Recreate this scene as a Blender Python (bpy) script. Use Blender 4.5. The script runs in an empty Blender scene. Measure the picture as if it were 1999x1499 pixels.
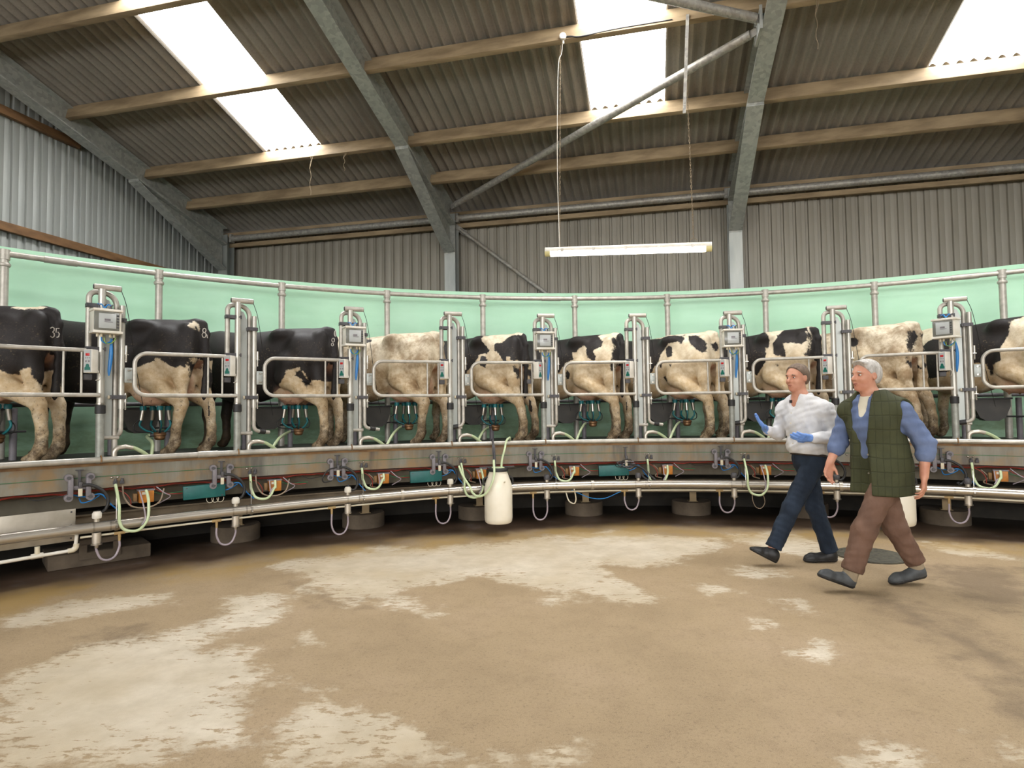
import bpy, bmesh, math, random
import numpy as np
from mathutils import Vector, Matrix
from mathutils.bvhtree import BVHTree
random.seed(7)
PI = math.pi
SC = bpy.context.scene
COL = SC.collection
# ---------------------------------------------------------------- place
F_PX, PITCH, ROLL, EYE = 1152.9, 0.0416, 0.0120, 1.40
CX, CY = 0.1887*7.2, -0.0102*7.2          # centre of the turning platform
RR = 7.2                                   # radius of the inner deck rail
TH0, DTH = -0.7578, 0.1554                 # first stall post, stall spacing
YB = 0.2334
EU = Vector((math.cos(YB), -math.sin(YB), 0)); EV = Vector((math.sin(YB), math.cos(YB), 0))
DW = 10.15
SL = math.tan(0.2509); ZE = 4.93
def B(u, v, z): return EU*u + EV*v + Vector((0, 0, z))
def roofz(v):
    return ZE + (DW - v)*SL if v > 0.2 else ZE + (v + DW - 0.4)*SL
def pol(th, r, z): return Vector((CX + r*math.sin(th), CY + r*math.cos(th), z))
def th_i(i): return TH0 + DTH*i
def on_stall(i, x, y, z):                  # tangent, outward, up from the foot of stall post i
    t = th_i(i)
    return Vector((CX + (RR+y)*math.sin(t) + x*math.cos(t), CY + (RR+y)*math.cos(t) - x*math.sin(t), z))

# ---------------------------------------------------------------- materials
def hexc(h):
    h = h.lstrip('#')
    def f(c):
        c = c/255
        return c/12.92 if c <= .04045 else ((c+.055)/1.055)**2.4
    return tuple(f(int(h[i:i+2], 16)) for i in (0, 2, 4)) + (1,)
def as_col(c): return hexc(c) if isinstance(c, str) else (tuple(c)+(1,))[:4]
class NT:
    def __init__(s, name):
        s.m = bpy.data.materials.new(name); s.m.use_nodes = True
        s.t = s.m.node_tree; s.n = s.t.nodes; s.l = s.t.links
        s.b = s.n['Principled BSDF']; s.out = s.n['Material Output']
        s.tc = s.n.new('ShaderNodeTexCoord')
    def link(s, a, b): s.l.new(a, b)
    def mapping(s, scale=(1, 1, 1), rot=(0, 0, 0), loc=(0, 0, 0), src='Object'):
        m = s.n.new('ShaderNodeMapping'); m.inputs['Scale'].default_value = scale
        m.inputs['Rotation'].default_value = rot; m.inputs['Location'].default_value = loc
        s.link(s.tc.outputs[src], m.inputs['Vector']); return m.outputs['Vector']
    def noise(s, vec, scale, detail=4, rough=.55, dist=0):
        n = s.n.new('ShaderNodeTexNoise'); n.inputs['Scale'].default_value = scale
        n.inputs['Detail'].default_value = detail; n.inputs['Roughness'].default_value = rough
        n.inputs['Distortion'].default_value = dist
        s.link(vec, n.inputs['Vector']); return n.outputs['Fac']
    def voronoi(s, vec, scale):
        n = s.n.new('ShaderNodeTexVoronoi'); n.inputs['Scale'].default_value = scale
        s.link(vec, n.inputs['Vector']); return n
    def ramp(s, fac, stops):
        r = s.n.new('ShaderNodeValToRGB'); e = r.color_ramp.elements
        e[0].position, e[0].color = stops[0][0], as_col(stops[0][1])
        e[1].position, e[1].color = stops[-1][0], as_col(stops[-1][1])
        for p, c in stops[1:-1]:
            x = e.new(p); x.color = as_col(c)
        s.link(fac, r.inputs['Fac']); return r.outputs['Color']
    def mix(s, fac, a, b, mode='MIX'):
        n = s.n.new('ShaderNodeMix'); n.data_type = 'RGBA'; n.blend_type = mode
        for v, k in ((fac, 0), (a, 6), (b, 7)):
            if hasattr(v, 'is_linked') or hasattr(v, 'links'): s.link(v, n.inputs[k])
            else: n.inputs[k].default_value = v if k == 0 else as_col(v)
        return n.outputs[2]
    def math(s, op, a, b=0., c=0., clamp=False):
        n = s.n.new('ShaderNodeMath'); n.operation = op; n.use_clamp = clamp
        for k, v in enumerate((a, b, c)):
            if hasattr(v, 'links'): s.link(v, n.inputs[k])
            else: n.inputs[k].default_value = v
        return n.outputs[0]
    def range(s, v, a, b, c=0., d=1., smooth=True):
        n = s.n.new('ShaderNodeMapRange'); n.interpolation_type = 'SMOOTHSTEP' if smooth else 'LINEAR'
        s.link(v, n.inputs[0])
        for k, x in zip((1, 2, 3, 4), (a, b, c, d)): n.inputs[k].default_value = x
        return n.outputs[0]
    def attr(s, name):
        n = s.n.new('ShaderNodeAttribute'); n.attribute_name = name; return n.outputs['Fac']
    def sep(s, vec):
        n = s.n.new('ShaderNodeSeparateXYZ'); s.link(vec, n.inputs[0]); return n.outputs
    def bump(s, h, strength=.3, dist=.01):
        n = s.n.new('ShaderNodeBump'); n.inputs['Strength'].default_value = strength
        n.inputs['Distance'].default_value = dist
        s.link(h, n.inputs['Height']); s.link(n.outputs['Normal'], s.b.inputs['Normal'])
    def set(s, col=None, rough=None, metal=None, spec=None):
        for k, v in (('Base Color', col), ('Roughness', rough), ('Metallic', metal), ('Specular IOR Level', spec)):
            if v is None: continue
            if hasattr(v, 'links'): s.link(v, s.b.inputs[k])
            else: s.b.inputs[k].default_value = as_col(v) if k == 'Base Color' else v
        return s.m
def M(name, c1, c2=None, scale=6, rough=.5, metal=0., bump=0., lo=.35, hi=.65, stretch=(1, 1, 1), detail=4, spec=.5):
    t = NT(name)
    v = t.mapping(stretch)
    if c2 is None: c2 = tuple(x*.85 for x in as_col(c1)[:3])
    f = t.noise(v, scale, detail)
    c = t.ramp(f, [(lo, c1), (hi, c2)])
    if bump: t.bump(f, bump)
    return t.set(c, rough, metal, spec)
def spangle(name, c1, c2, rough=.42, metal=.6, scale=30, warm=None):
    t = NT(name); v = t.mapping()
    vo = t.voronoi(v, scale)
    f = t.math('ADD', t.math('MULTIPLY', t.sep(vo.outputs['Color'])[0], .55), t.math('MULTIPLY', t.noise(v, 4, 5), .5))
    c = t.ramp(f, [(.25, c1), (.8, c2)])
    if warm: c = t.mix(t.range(t.noise(v, 2.2, 6), .52, .7, 0, .6), c, warm)
    return t.set(c, rough, metal)
MT = {}
MT['tube'] = M('weathered_galvanised_tube', '#bdb7ac', '#a09a8f', 14, .42, .35, lo=.4, hi=.75)
MT['post'] = M('bright_galvanised_tube', '#c2bdb3', '#a8a49a', 10, .36, .5, stretch=(1, 1, .25))
MT['lowpost'] = M('dull_galvanised_tube', '#9fa098', '#85867e', 12, .5, .4)
MT['steel'] = spangle('spangled_galvanised_steel', '#949690', '#aeafa8', .5, .2, 22)
MT['steel_pipe'] = spangle('grey_galvanised_pipe', '#8a8781', '#aaa69c', .5, .35, 30, '#8a7c6a')
MT['sheet'] = M('plain_galvanised_sheet', '#aeb0aa', '#8f9490', 3, .45, .5, stretch=(1, 1, .3))
MT['deckbeam'] = None
MT['stainless'] = M('polished_stainless_pipe', '#d2cbc0', '#bdb5a9', 5, .3, .85, stretch=(.2, .2, 1))
MT['stainless_d'] = M('dull_stainless_sheet', '#cfc6b8', '#b0a797', 4, .38, .7)
MT['wood'] = M('sawn_pine_timber', '#a28d6d', '#7f6c51', 9, .75, 0, .15, stretch=(.15, 1, 1), detail=6)
MT['oldwood'] = M('orange_stained_timber', '#8f6a45', '#6d4f33', 9, .75, 0, .15, stretch=(1, .15, 1), detail=6)
MT['rubber'] = M('black_rubber', '#1b1a1a', '#2a2826', 12, .55)
MT['blackclip'] = M('dark_grey_plastic', '#3f3d40', '#4e4b4c', 12, .5)
MT['greyplastic'] = M('mid_grey_plastic', '#6e696d', '#7d7779', 12, .5)
MT['whiteplastic'] = M('white_plastic', '#e2ddd2', '#d3cbbb', 6, .45)
MT['creamplastic'] = M('cream_plastic', '#d9d0ba', '#c7bb9f', 6, .5)
MT['greenhose'] = M('pale_green_milk_hose', '#c9d6ae', '#b9c79a', 8, .35)
MT['clearhose'] = M('grey_lilac_hose', '#a79aa0', '#8f848a', 8, .3)
MT['beigehose'] = M('dirty_beige_hose', '#9b8871', '#857360', 8, .45)
MT['bluehose'] = M('blue_air_line', '#1e6fb4', '#2b86c8', 8, .4)
MT['redline'] = M('red_air_line', '#a33c30', '#8a3329', 8, .45)
MT['greenwire'] = M('green_wire', '#3a7d4f', '#2f6a43', 8, .45)
MT['teal'] = M('scuffed_teal_paint', '#0a5552', '#256a64', 6, .45, 0, lo=.5, hi=.8)
MT['tealrubber'] = M('teal_rubber', '#0f5f63', '#12757a', 6, .45)
MT['orange'] = M('dirty_orange_plastic', '#c07a2c', '#9c5e20', 10, .5)
MT['concrete'] = M('stained_concrete', '#6d5f4e', '#55493b', 5, .85, 0, .3)
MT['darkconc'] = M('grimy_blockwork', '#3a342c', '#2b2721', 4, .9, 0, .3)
MT['rust'] = M('rusty_edge', '#6e5033', '#8a6a44', 8, .8)
MT['deckrubber'] = M('wet_black_rubber_mat', '#26221d', '#35302a', 7, .55)
MT['black'] = M('matt_black_void', '#0d0c0b', '#12110f', 4, .8)
MT['trough'] = M('dark_feed_trough', '#3a3733', '#4a463f', 5, .6)
MT['red'] = M('red_led', '#c41f22', '#b31a1d', 4, .3)
MT['button'] = M('teal_button', '#0c5a4e', '#0e6a5b', 4, .4)
MT['silver'] = M('bright_steel', '#bdb6ab', '#a59d92', 9, .3, .9)
MT['screen'] = M('grey_screen', '#b4b6b4', '#a9acaa', 3, .25)
MT['window'] = M('smoky_box_lid', '#77776f', '#6a6a62', 3, .2)
MT['string'] = M('dusty_string', '#8b7a61', '#7a6a53', 9, .9)

# ---------------------------------------------------------------- mesh helpers
def fillet(pts, r, n=6):
    pts = [Vector(p) for p in pts]; out = [pts[0]]
    for a, b, c in zip(pts, pts[1:], pts[2:]):
        d1, d2 = (a-b).normalized(), (c-b).normalized()
        ang = d1.angle(d2)
        if ang > PI-.02: out.append(b); continue
        t = min(r/math.tan(ang/2), (a-b).length*.49, (c-b).length*.49)
        rr = t*math.tan(ang/2)
        bis = (d1+d2).normalized(); ctr = b+bis*(rr/math.sin(ang/2))
        s, e = b+d1*t-ctr, b+d2*t-ctr
        tot = s.angle(e); ax = s.cross(e).normalized()
        for k in range(n+1): out.append(ctr+Matrix.Rotation(tot*k/n, 3, ax)@s)
    out.append(pts[-1]); return out
def spline(pts, n=6):
    P = [Vector(p) for p in pts]; P = [P[0]*2-P[1]]+P+[P[-1]*2-P[-2]]; out = []
    for i in range(1, len(P)-2):
        a, b, c, d = P[i-1:i+3]
        for k in range(n):
            t = k/n
            out.append(.5*((2*b)+(c-a)*t+(2*a-5*b+4*c-d)*t*t+(3*b-a-3*c+d)*t**3))
    out.append(P[-2]); return out
class MB:
    def __init__(s): s.v = []; s.f = []
    def add(s, vs, fs, mtx=None):
        b = len(s.v)
        s.v += [(mtx@Vector(v)) if mtx is not None else Vector(v) for v in vs]
        s.f += [tuple(b+i for i in f) for f in fs]
        return s
    def tube(s, pts, r, segs=10, closed=False, caps=True):
        P = [Vector(p) for p in pts]; n = len(P)
        rs = list(r) if isinstance(r, (list, tuple)) else [r]*n
        T = []
        for i in range(n):
            a = P[(i-1) % n] if closed or i > 0 else P[i]
            b = P[(i+1) % n] if closed or i < n-1 else P[i]
            T.append((b-a).normalized())
        up = Vector((0, 0, 1)) if abs(T[0].z) < .9 else Vector((1, 0, 0))
        x = T[0].cross(up).normalized(); vs = []; fs = []
        for i in range(n):
            if i: x = (x-T[i]*x.dot(T[i])).normalized()
            y = T[i].cross(x)
            for k in range(segs):
                a = 2*PI*k/segs
                vs.append(P[i]+(x*math.cos(a)+y*math.sin(a))*rs[i])
        for i in range(n if closed else n-1):
            j = (i+1) % n
            for k in range(segs):
                q = (k+1) % segs
                fs.append((i*segs+k, i*segs+q, j*segs+q, j*segs+k))
        if not closed and caps:
            fs.append(tuple(range(segs-1, -1, -1))); fs.append(tuple((n-1)*segs+k for k in range(segs)))
        return s.add(vs, fs)
    def cyl(s, a, b, r, segs=14): return s.tube([a, b], r, segs)
    def box(s, c, d, mtx=None, ch=0.):
        x, y, z = d[0]/2, d[1]/2, d[2]/2
        bm = bmesh.new(); bmesh.ops.create_cube(bm, size=1)
        for v in bm.verts: v.co = Vector((v.co.x*2*x, v.co.y*2*y, v.co.z*2*z))
        if ch: bmesh.ops.bevel(bm, geom=bm.edges[:], offset=ch, segments=2, profile=.5, affect='EDGES')
        bm.verts.index_update()
        m = Matrix.Translation(Vector(c)) if mtx is None else mtx@Matrix.Translation(Vector(c))
        s.add([v.co.copy() for v in bm.verts], [[v.index for v in f.verts] for f in bm.faces], m); bm.free(); return s
    def beam(s, a, b, w, h, up=(0, 0, 1), ch=0.):
        a, b = Vector(a), Vector(b); x = (b-a).normalized(); y = Vector(up).cross(x).normalized(); z = x.cross(y)
        m = Matrix((x, y, z)).transposed().to_4x4(); m.translation = (a+b)/2
        return s.box((0, 0, 0), ((b-a).length, w, h), m, ch)
    def lathe(s, prof, c=(0, 0, 0), segs=20, mtx=None):
        vs = []; fs = []
        for r, z in prof:
            for k in range(segs):
                a = 2*PI*k/segs; vs.append((r*math.cos(a), r*math.sin(a), z))
        for i in range(len(prof)-1):
            for k in range(segs):
                q = (k+1) % segs; fs.append((i*segs+k, i*segs+q, (i+1)*segs+q, (i+1)*segs+k))
        if prof[0][0] > 1e-5: fs.append(tuple(range(segs-1, -1, -1)))
        if prof[-1][0] > 1e-5: fs.append(tuple((len(prof)-1)*segs+k for k in range(segs)))
        m = Matrix.Translation(Vector(c)); m = m@mtx if mtx is not None else m
        return s.add(vs, fs, m)
    def sphere(s, c, r, segs=12, rings=8, mtx=None):
        r = Vector(r) if hasattr(r, '__len__') else Vector((r, r, r))
        prof = [(max(math.sin(PI*i/rings), 1e-6), -math.cos(PI*i/rings)) for i in range(rings+1)]
        m = Matrix.Translation(Vector(c))
        if mtx is not None: m = m@mtx.to_4x4()
        return s.lathe(prof, (0, 0, 0), segs, None) if False else s._sph(prof, segs, m@Matrix.Diagonal((r.x, r.y, r.z, 1)))
    def _sph(s, prof, segs, m):
        vs = [(0, 0, -1)]; fs = []
        for r, z in prof[1:-1]:
            for k in range(segs):
                a = 2*PI*k/segs; vs.append((r*math.cos(a), r*math.sin(a), z))
        vs.append((0, 0, 1)); n = len(prof)-2
        for k in range(segs):
            q = (k+1) % segs
            fs.append((0, 1+q, 1+k)); fs.append((len(vs)-1, 1+(n-1)*segs+k, 1+(n-1)*segs+q))
            for i in range(n-1): fs.append((1+i*segs+k, 1+i*segs+q, 1+(i+1)*segs+q, 1+(i+1)*segs+k))
        return s.add(vs, fs, m)
    def prism(s, poly, a, b, mtx):            # poly in local xy, from z=a to z=b
        n = len(poly)
        vs = [(x, y, a) for x, y in poly]+[(x, y, b) for x, y in poly]
        fs = [tuple(range(n-1, -1, -1)), tuple(range(n, 2*n))]+[(k, (k+1) % n, n+(k+1) % n, n+k) for k in range(n)]
        return s.add(vs, fs, mtx)
    def ring(s, r0, r1, z0, z1, a0, a1, step=.02):
        n = max(2, int(abs(a1-a0)/step)); vs = []; fs = []
        for i in range(n+1):
            t = a0+(a1-a0)*i/n
            vs += [pol(t, r0, z0), pol(t, r1, z0), pol(t, r1, z1), pol(t, r0, z1)]
        for i in range(n):
            for k in range(4):
                q = (k+1) % 4; fs.append((i*4+k, (i+1)*4+k, (i+1)*4+q, i*4+q))
        fs.append((0, 1, 2, 3)); fs.append((n*4+3, n*4+2, n*4+1, n*4))
        return s.add(vs, fs)
    def build(s, name, mat, parent=None, smooth=True, flat=False, loc=None):
        me = bpy.data.meshes.new(name); me.from_pydata([tuple(v) for v in s.v], [], s.f)
        me.validate(); 
        bm = bmesh.new(); bm.from_mesh(me); bmesh.ops.recalc_face_normals(bm, faces=bm.faces[:]); bm.to_mesh(me); bm.free()
        if not flat:
            me.shade_smooth()
            me.set_sharp_from_angle(angle=math.radians(38))
        me.materials.append(MT[mat] if isinstance(mat, str) else mat)
        o = bpy.data.objects.new(name, me); COL.objects.link(o)
        if loc is not None: o.location = loc
        if parent is not None: o.parent = parent
        return o
def tag(o, label=None, cat=None, group=None, kind=None):
    if label: o['label'] = label
    if cat: o['category'] = cat
    if group: o['group'] = group
    if kind: o['kind'] = kind
    return o
def thing(name, label, cat, loc=(0, 0, 0), rz=0., group=None):
    o = bpy.data.objects.new(name, None); COL.objects.link(o); o.location = loc; o.rotation_euler = (0, 0, rz)
    o.empty_display_size = .1
    return tag(o, label, cat, group)
def struct(o, label=None): return tag(o, label, None, None, 'structure')
KIDS = {}
def dup(o, label=None, loc=None, rz=None):
    def cp(x, par):
        c = x.copy(); COL.objects.link(c)
        if par is not None: c.parent = par
        for ch in [k for k in ALLCH.get(x.name, [])]: cp(ch, c)
        return c
    ALLCH.clear()
    for x in bpy.data.objects:
        if x.parent is not None: ALLCH.setdefault(x.parent.name, []).append(x)
    c = cp(o, None)
    if label: c['label'] = label
    if loc is not None: c.location = loc
    if rz is not None: c.rotation_euler = (0, 0, rz)
    return c
ALLCH = {}
def place_stall(o, i, extra=0.):            # stand a thing built in stall coordinates at stall i (i may be fractional)
    o.location = pol(th_i(i), RR, 0); o.rotation_euler = (0, 0, -th_i(i)+extra)
    return o
ARC = (-1.25, 1.05)
# ================================================================ building
def polyline_sdf(px, pz, poly):             # signed distance (positive inside), vectorised
    px = np.asarray(px); pz = np.asarray(pz); d = np.full(px.shape, 1e9); ins = np.zeros(px.shape, bool)
    n = len(poly)
    for k in range(n):
        ax, az = poly[k]; bx, bz = poly[(k+1) % n]
        ex, ez = bx-ax, bz-az; L = ex*ex+ez*ez+1e-12
        t = np.clip(((px-ax)*ex+(pz-az)*ez)/L, 0, 1)
        d = np.minimum(d, np.hypot(px-ax-t*ex, pz-az-t*ez))
        c = ((az > pz) != (bz > pz)) & (px < (bx-ax)*(pz-az)/((bz-az) if abs(bz-az) > 1e-12 else 1e-12)+ax)
        ins ^= c
    return np.where(ins, d, -d)
def add_attr(me, name, arr):
    a = me.attributes.new(name, 'FLOAT', 'POINT'); a.data.foreach_set('value', np.asarray(arr, np.float32))

# ---- floor
FLOOR_PATCHES = [
 [(-2.20,5.42),(-2.13,5.59),(-1.80,5.77),(-1.58,6.07),(-1.38,6.24),(-1.05,6.04),(-0.65,6.13),(-0.02,6.34),(0.56,6.69),(1.16,6.86),(1.66,6.50),(2.18,6.39),(2.17,5.99),(1.66,5.60),(1.49,5.33),(1.10,5.22),(0.80,5.28),(0.79,4.96),(0.96,4.74),(1.12,4.42),(1.05,4.30),(0.82,4.25),(0.67,4.43),(0.48,4.50),(0.57,4.32),(0.28,4.28),(0.26,4.39),(0.37,4.50),(-0.02,4.78),(-0.23,5.05),(-0.56,4.83),(-0.83,4.74),(-0.85,4.61),(-0.54,4.09),(-0.59,4.05),(-0.89,4.26),(-1.04,4.44),(-1.17,4.35),(-1.58,4.58),(-1.71,4.71),(-1.45,4.64),(-1.70,4.92)],
 [(-2.71,3.22),(-2.65,3.63),(-2.28,3.78),(-2.08,3.91),(-2.07,4.15),(-2.16,4.48),(-1.86,4.59),(-1.66,4.52),(-1.69,4.35),(-1.59,4.13),(-1.63,3.94),(-1.87,3.81),(-1.80,3.57),(-1.60,3.56),(-1.40,3.38),(-1.24,3.10),(-1.34,3.04),(-1.24,2.77),(-1.15,2.54),(-1.34,2.60),(-1.45,2.53),(-1.43,2.39),(-2.05,2.40),(-2.49,2.80)],
 [(-3.61,4.20),(-3.50,4.25),(-3.31,4.52),(-2.99,4.63),(-2.67,4.62),(-2.52,4.38),(-2.94,4.18),(-3.18,3.94),(-3.39,3.95)],
 [(-1.03,2.60),(-1.05,2.77),(-1.04,2.86),(-1.09,3.07),(-0.99,3.06),(-0.91,2.90),(-0.79,2.85),(-0.72,2.76),(-0.55,2.75),(-0.40,2.62),(-0.34,2.51),(-0.10,2.48),(-0.04,2.36),(-0.22,2.37),(-0.47,2.44),(-0.62,2.38),(-0.96,2.38)],
 [(-1.29,3.63),(-1.28,3.75),(-1.18,3.65),(-1.24,3.59)],
 [(1.58,3.49),(1.55,3.40),(1.69,3.28),(1.79,3.41),(1.82,3.56),(1.74,3.56),(1.70,3.44),(1.63,3.45)],
 [(1.48,3.82),(1.55,3.87),(1.62,3.85),(1.58,3.78),(1.49,3.75)],
 [(1.95,4.35),(2.05,4.32),(2.02,4.11),(1.92,4.06),(1.93,4.21)],
 [(1.47,4.76),(1.65,4.58),(1.47,4.46),(1.44,4.59)],
 [(1.78,5.07),(1.99,5.31),(2.24,4.97),(2.23,4.86),(1.94,4.87)],
 [(0.14,2.39),(0.18,2.46),(0.26,2.51),(0.29,2.46),(0.26,2.36),(0.14,2.36)],
 [(1.32,2.34),(1.43,2.47),(1.54,2.52),(1.61,2.43),(1.58,2.33)],
 [(1.94,2.48),(2.00,2.46),(1.96,2.39),(1.90,2.41)],
 [(2.29,6.46),(2.86,6.70),(3.07,6.42),(3.12,5.63),(3.01,5.35),(2.65,5.55),(2.35,5.87)],
 [(4.18,6.11),(4.51,5.87),(4.52,5.37),(4.38,5.34),(3.96,5.59)],
]
FLOOR_DAMP = [
 [(2.47,4.55),(2.81,4.35),(2.83,3.71),(2.76,3.26),(2.40,2.69),(2.17,2.61),(2.44,3.21),(2.51,3.80)],
 [(-2.62,3.56),(-2.67,3.79),(-2.36,3.92),(-2.28,3.74),(-2.49,3.63)],
 [(3.49,5.24),(4.26,5.04),(3.74,4.15),(3.23,3.96),(3.23,4.52)],
 [(-1.85,4.85),(-1.41,4.51),(-1.05,4.32),(-1.33,4.28)],
]

def make_floor():
    xs = np.concatenate([np.linspace(-13, -6, 15)[:-1], np.arange(-6, 8.01, .05), np.linspace(8, 14, 13)[1:]])
    ys = np.concatenate([np.linspace(-12, 1, 20)[:-1], np.arange(1, 9.01, .05), np.linspace(9, 13, 9)[1:]])
    X, Y = np.meshgrid(xs, ys); nx, ny = len(xs), len(ys)
    vs = np.stack([X.ravel(), Y.ravel(), np.zeros(X.size)], 1)
    idx = np.arange(nx*ny).reshape(ny, nx)
    fs = np.stack([idx[:-1, :-1].ravel(), idx[:-1, 1:].ravel(), idx[1:, 1:].ravel(), idx[1:, :-1].ravel()], 1)
    me = bpy.data.meshes.new('floor'); me.from_pydata(vs.tolist(), [], fs.tolist())
    d = np.full(X.size, -9.)
    for p in FLOOR_PATCHES: d = np.maximum(d, polyline_sdf(vs[:, 0], vs[:, 1], p))
    add_attr(me, 'dry', np.clip(d, -1, 1))
    d = np.full(X.size, -9.)
    for p in FLOOR_DAMP: d = np.maximum(d, polyline_sdf(vs[:, 0], vs[:, 1], p))
    add_attr(me, 'damp', np.clip(d, -1, 1)); me.shade_smooth()
    o = bpy.data.objects.new('floor', me); COL.objects.link(o)
    t = NT('stained_concrete_floor'); P = t.mapping()
    big = t.noise(P, .9, 6, .6); mid = t.noise(P, 5, 8, .65); fine = t.noise(P, 60, 4, .7); grit = t.noise(P, 220, 2, .7)
    base = t.ramp(big, [(.3, '#8a7558'), (.5, '#9c8667'), (.72, '#a68f73')])
    base = t.mix(t.range(mid, .45, .75, 0, .45), base, '#7f6a50')
    base = t.mix(t.range(grit, .35, .7, 0, .35), base, '#c9b18c')
    base = t.mix(t.range(t.noise(P, 14, 8, .75), .52, .7, 0, .35), base, '#7d684d')
    base = t.mix(t.range(fine, .5, .72, 0, .5), base, '#6a5843')
    damp = t.math('MULTIPLY', t.range(t.math('ADD', t.attr('damp'), t.math('MULTIPLY', t.math('SUBTRACT', mid, .5), .9)), -.15, .25), .55)
    base = t.mix(damp, base, '#5f4f3e')
    dry = t.attr('dry')
    dry = t.math('ADD', dry, t.math('MULTIPLY', t.math('SUBTRACT', t.noise(P, 3.2, 9, .72), .5), .75))
    brk = t.noise(t.mapping((6, 16, 6)), 1.6, 6, .7)
    dry = t.math('SUBTRACT', dry, t.range(brk, .5, .75, 0, .5))
    dryf = t.range(dry, -.07, .09, 0, .95)
    dryc = t.mix(t.range(mid, .3, .7, 0, .5), t.ramp(big, [(.35, '#c0af93'), (.62, '#d8ccb8')]), '#a99a80')
    c = t.mix(dryf, base, dryc)
    # radius from the platform centre
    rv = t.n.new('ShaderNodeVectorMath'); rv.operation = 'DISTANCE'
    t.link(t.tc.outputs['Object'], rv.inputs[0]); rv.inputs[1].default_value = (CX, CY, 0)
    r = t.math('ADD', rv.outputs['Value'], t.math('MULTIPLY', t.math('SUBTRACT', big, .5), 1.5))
    yel = t.math('MULTIPLY', t.range(r, 6.2, 6.75), t.range(r, 7.35, 6.95))
    c = t.mix(t.math('MULTIPLY', yel, t.range(t.noise(P, 1.7, 6, .6), .38, .58, 0, .7)), c, '#a38448')
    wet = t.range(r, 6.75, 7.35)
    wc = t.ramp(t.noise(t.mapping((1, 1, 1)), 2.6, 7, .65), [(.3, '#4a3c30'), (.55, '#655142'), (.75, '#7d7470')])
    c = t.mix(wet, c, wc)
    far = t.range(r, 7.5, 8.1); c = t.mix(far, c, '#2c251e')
    t.bump(t.math('ADD', grit, t.math('MULTIPLY', mid, .8)), .25, .006)
    # right-hand damp streaks
    rough = t.math('SUBTRACT', .72, t.math('MULTIPLY', wet, .36))
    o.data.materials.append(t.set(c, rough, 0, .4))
    struct(o, 'damp tan concrete floor with pale dry patches and yellow stains')
make_floor()

# ---- corrugated roof
WV = .146
SKY_U = [(-5.84, -4.88), (-.74, .24), (3.36, 4.34), (8.1, 9.08)]
SKY_V = (4.4, 8.02)
def corr_strip(mb, u0, u1, v0, v1, dz=0., th=None, amp=.029):
    n = max(1, int(round((u1-u0)/(WV/8)))); vs = []; nv = max(1, int(abs(v1-v0)/1.3)) ; fs = []
    for j in range(nv+1):
        v = v0+(v1-v0)*j/nv
        for i in range(n+1):
            u = u0+(u1-u0)*i/n
            vs.append(B(u, v, roofz(v)+.03+dz+amp*math.sin(2*PI*u/WV)))
    for j in range(nv):
        for i in range(n): fs.append((j*(n+1)+i, j*(n+1)+i+1, (j+1)*(n+1)+i+1, (j+1)*(n+1)+i))
    mb.add(vs, fs)
def lap_sheets(mb, u0, u1, va, vb):         # overlapping sheet courses from va (low) to vb (ridge)
    corr_strip(mb, u0, u1, va, vb)
t = NT('fibre_cement_sheet'); P = t.mapping()
c = t.ramp(t.noise(P, 1.2, 6, .6), [(.3, '#948d82'), (.7, '#7f796f')])
c = t.mix(t.range(t.noise(P, 40, 4, .6), .45, .7, 0, .3), c, '#6d645b')
MT['roof'] = t.set(c, .85, 0, .3)
def emis(name, col, strength, base=(.8, .8, .8)):
    t = NT(name); t.set(base, .5)
    t.b.inputs['Emission Color'].default_value = as_col(col); t.b.inputs['Emission Strength'].default_value = strength
    return t.m
SKY_E = 20.0
MT['skylight'] = emis('daylit_translucent_sheet', (.98, .99, 1.), SKY_E)
U0, U1 = -8.62, 10.9
mb = MB()
for s in (1, -1):
    f = (lambda v: v) if s > 0 else (lambda v: .4-v)
    cuts = [U0]
    for a, b in SKY_U: cuts += [a, b]
    cuts.append(U1)
    for k in range(0, len(cuts), 2): corr_strip(mb, cuts[k], cuts[k+1], f(10.45), f(.2))
    for a, b in SKY_U:
        corr_strip(mb, a, b, f(10.45), f(SKY_V[1])); corr_strip(mb, a, b, f(SKY_V[0]), f(.2))
struct(mb.build('ceiling', 'roof'), 'corrugated brown grey cement sheet roof')
k = 0
for s in (1, -1):
    f = (lambda v: v) if s > 0 else (lambda v: .4-v)
    for a, b in SKY_U:
        k += 1
        mb = MB(); v0, v1 = f(SKY_V[1]+.1), f(SKY_V[0]-.1); nn = .07
        mb.add([B(a-.06, v0, roofz(v0)+nn), B(b+.06, v0, roofz(v0)+nn), B(b+.06, v1, roofz(v1)+nn), B(a-.06, v1, roofz(v1)+nn)], [(0, 1, 2, 3)])
        nm = {1: 'bright white roof light above the left hand purlins', 2: 'bright white roof light above the hanging strip lamp', 3: 'pale roof light in the top right corner'}.get(k)
        struct(mb.build('window_%d' % k, 'skylight'), nm)
# ---- purlins
for v in (8.9, 8.0, 6.65, 5.4, 4.1, 2.8, 1.5, .6):
    for s in (1, -1):
        vv = v if s > 0 else .4-v
        mb = MB(); n = Vector((0, 0, 1)); sl = SL*s
        up = (EV*sl*1 + Vector((0, 0, 1))).normalized()
        mb.beam(B(U0+.2, vv, roofz(vv)-.105), B(U1-.1, vv, roofz(vv)-.105), .07, .19, up, .004)
        # timber runs in bays between the rafters
        o = mb.build('purlin', 'wood'); struct(o)
        if s > 0 and v in (8.9, 8.0, 6.65, 5.4):
            o['label'] = {8.9: 'lowest pine purlin under the corrugated roof', 8.0: 'second pine purlin from the eaves at the foot of the roof lights', 6.65: 'third pine purlin from the eaves carrying the strip lamp chains', 5.4: 'topmost pine purlin in the upper left corner'}[v]
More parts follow.
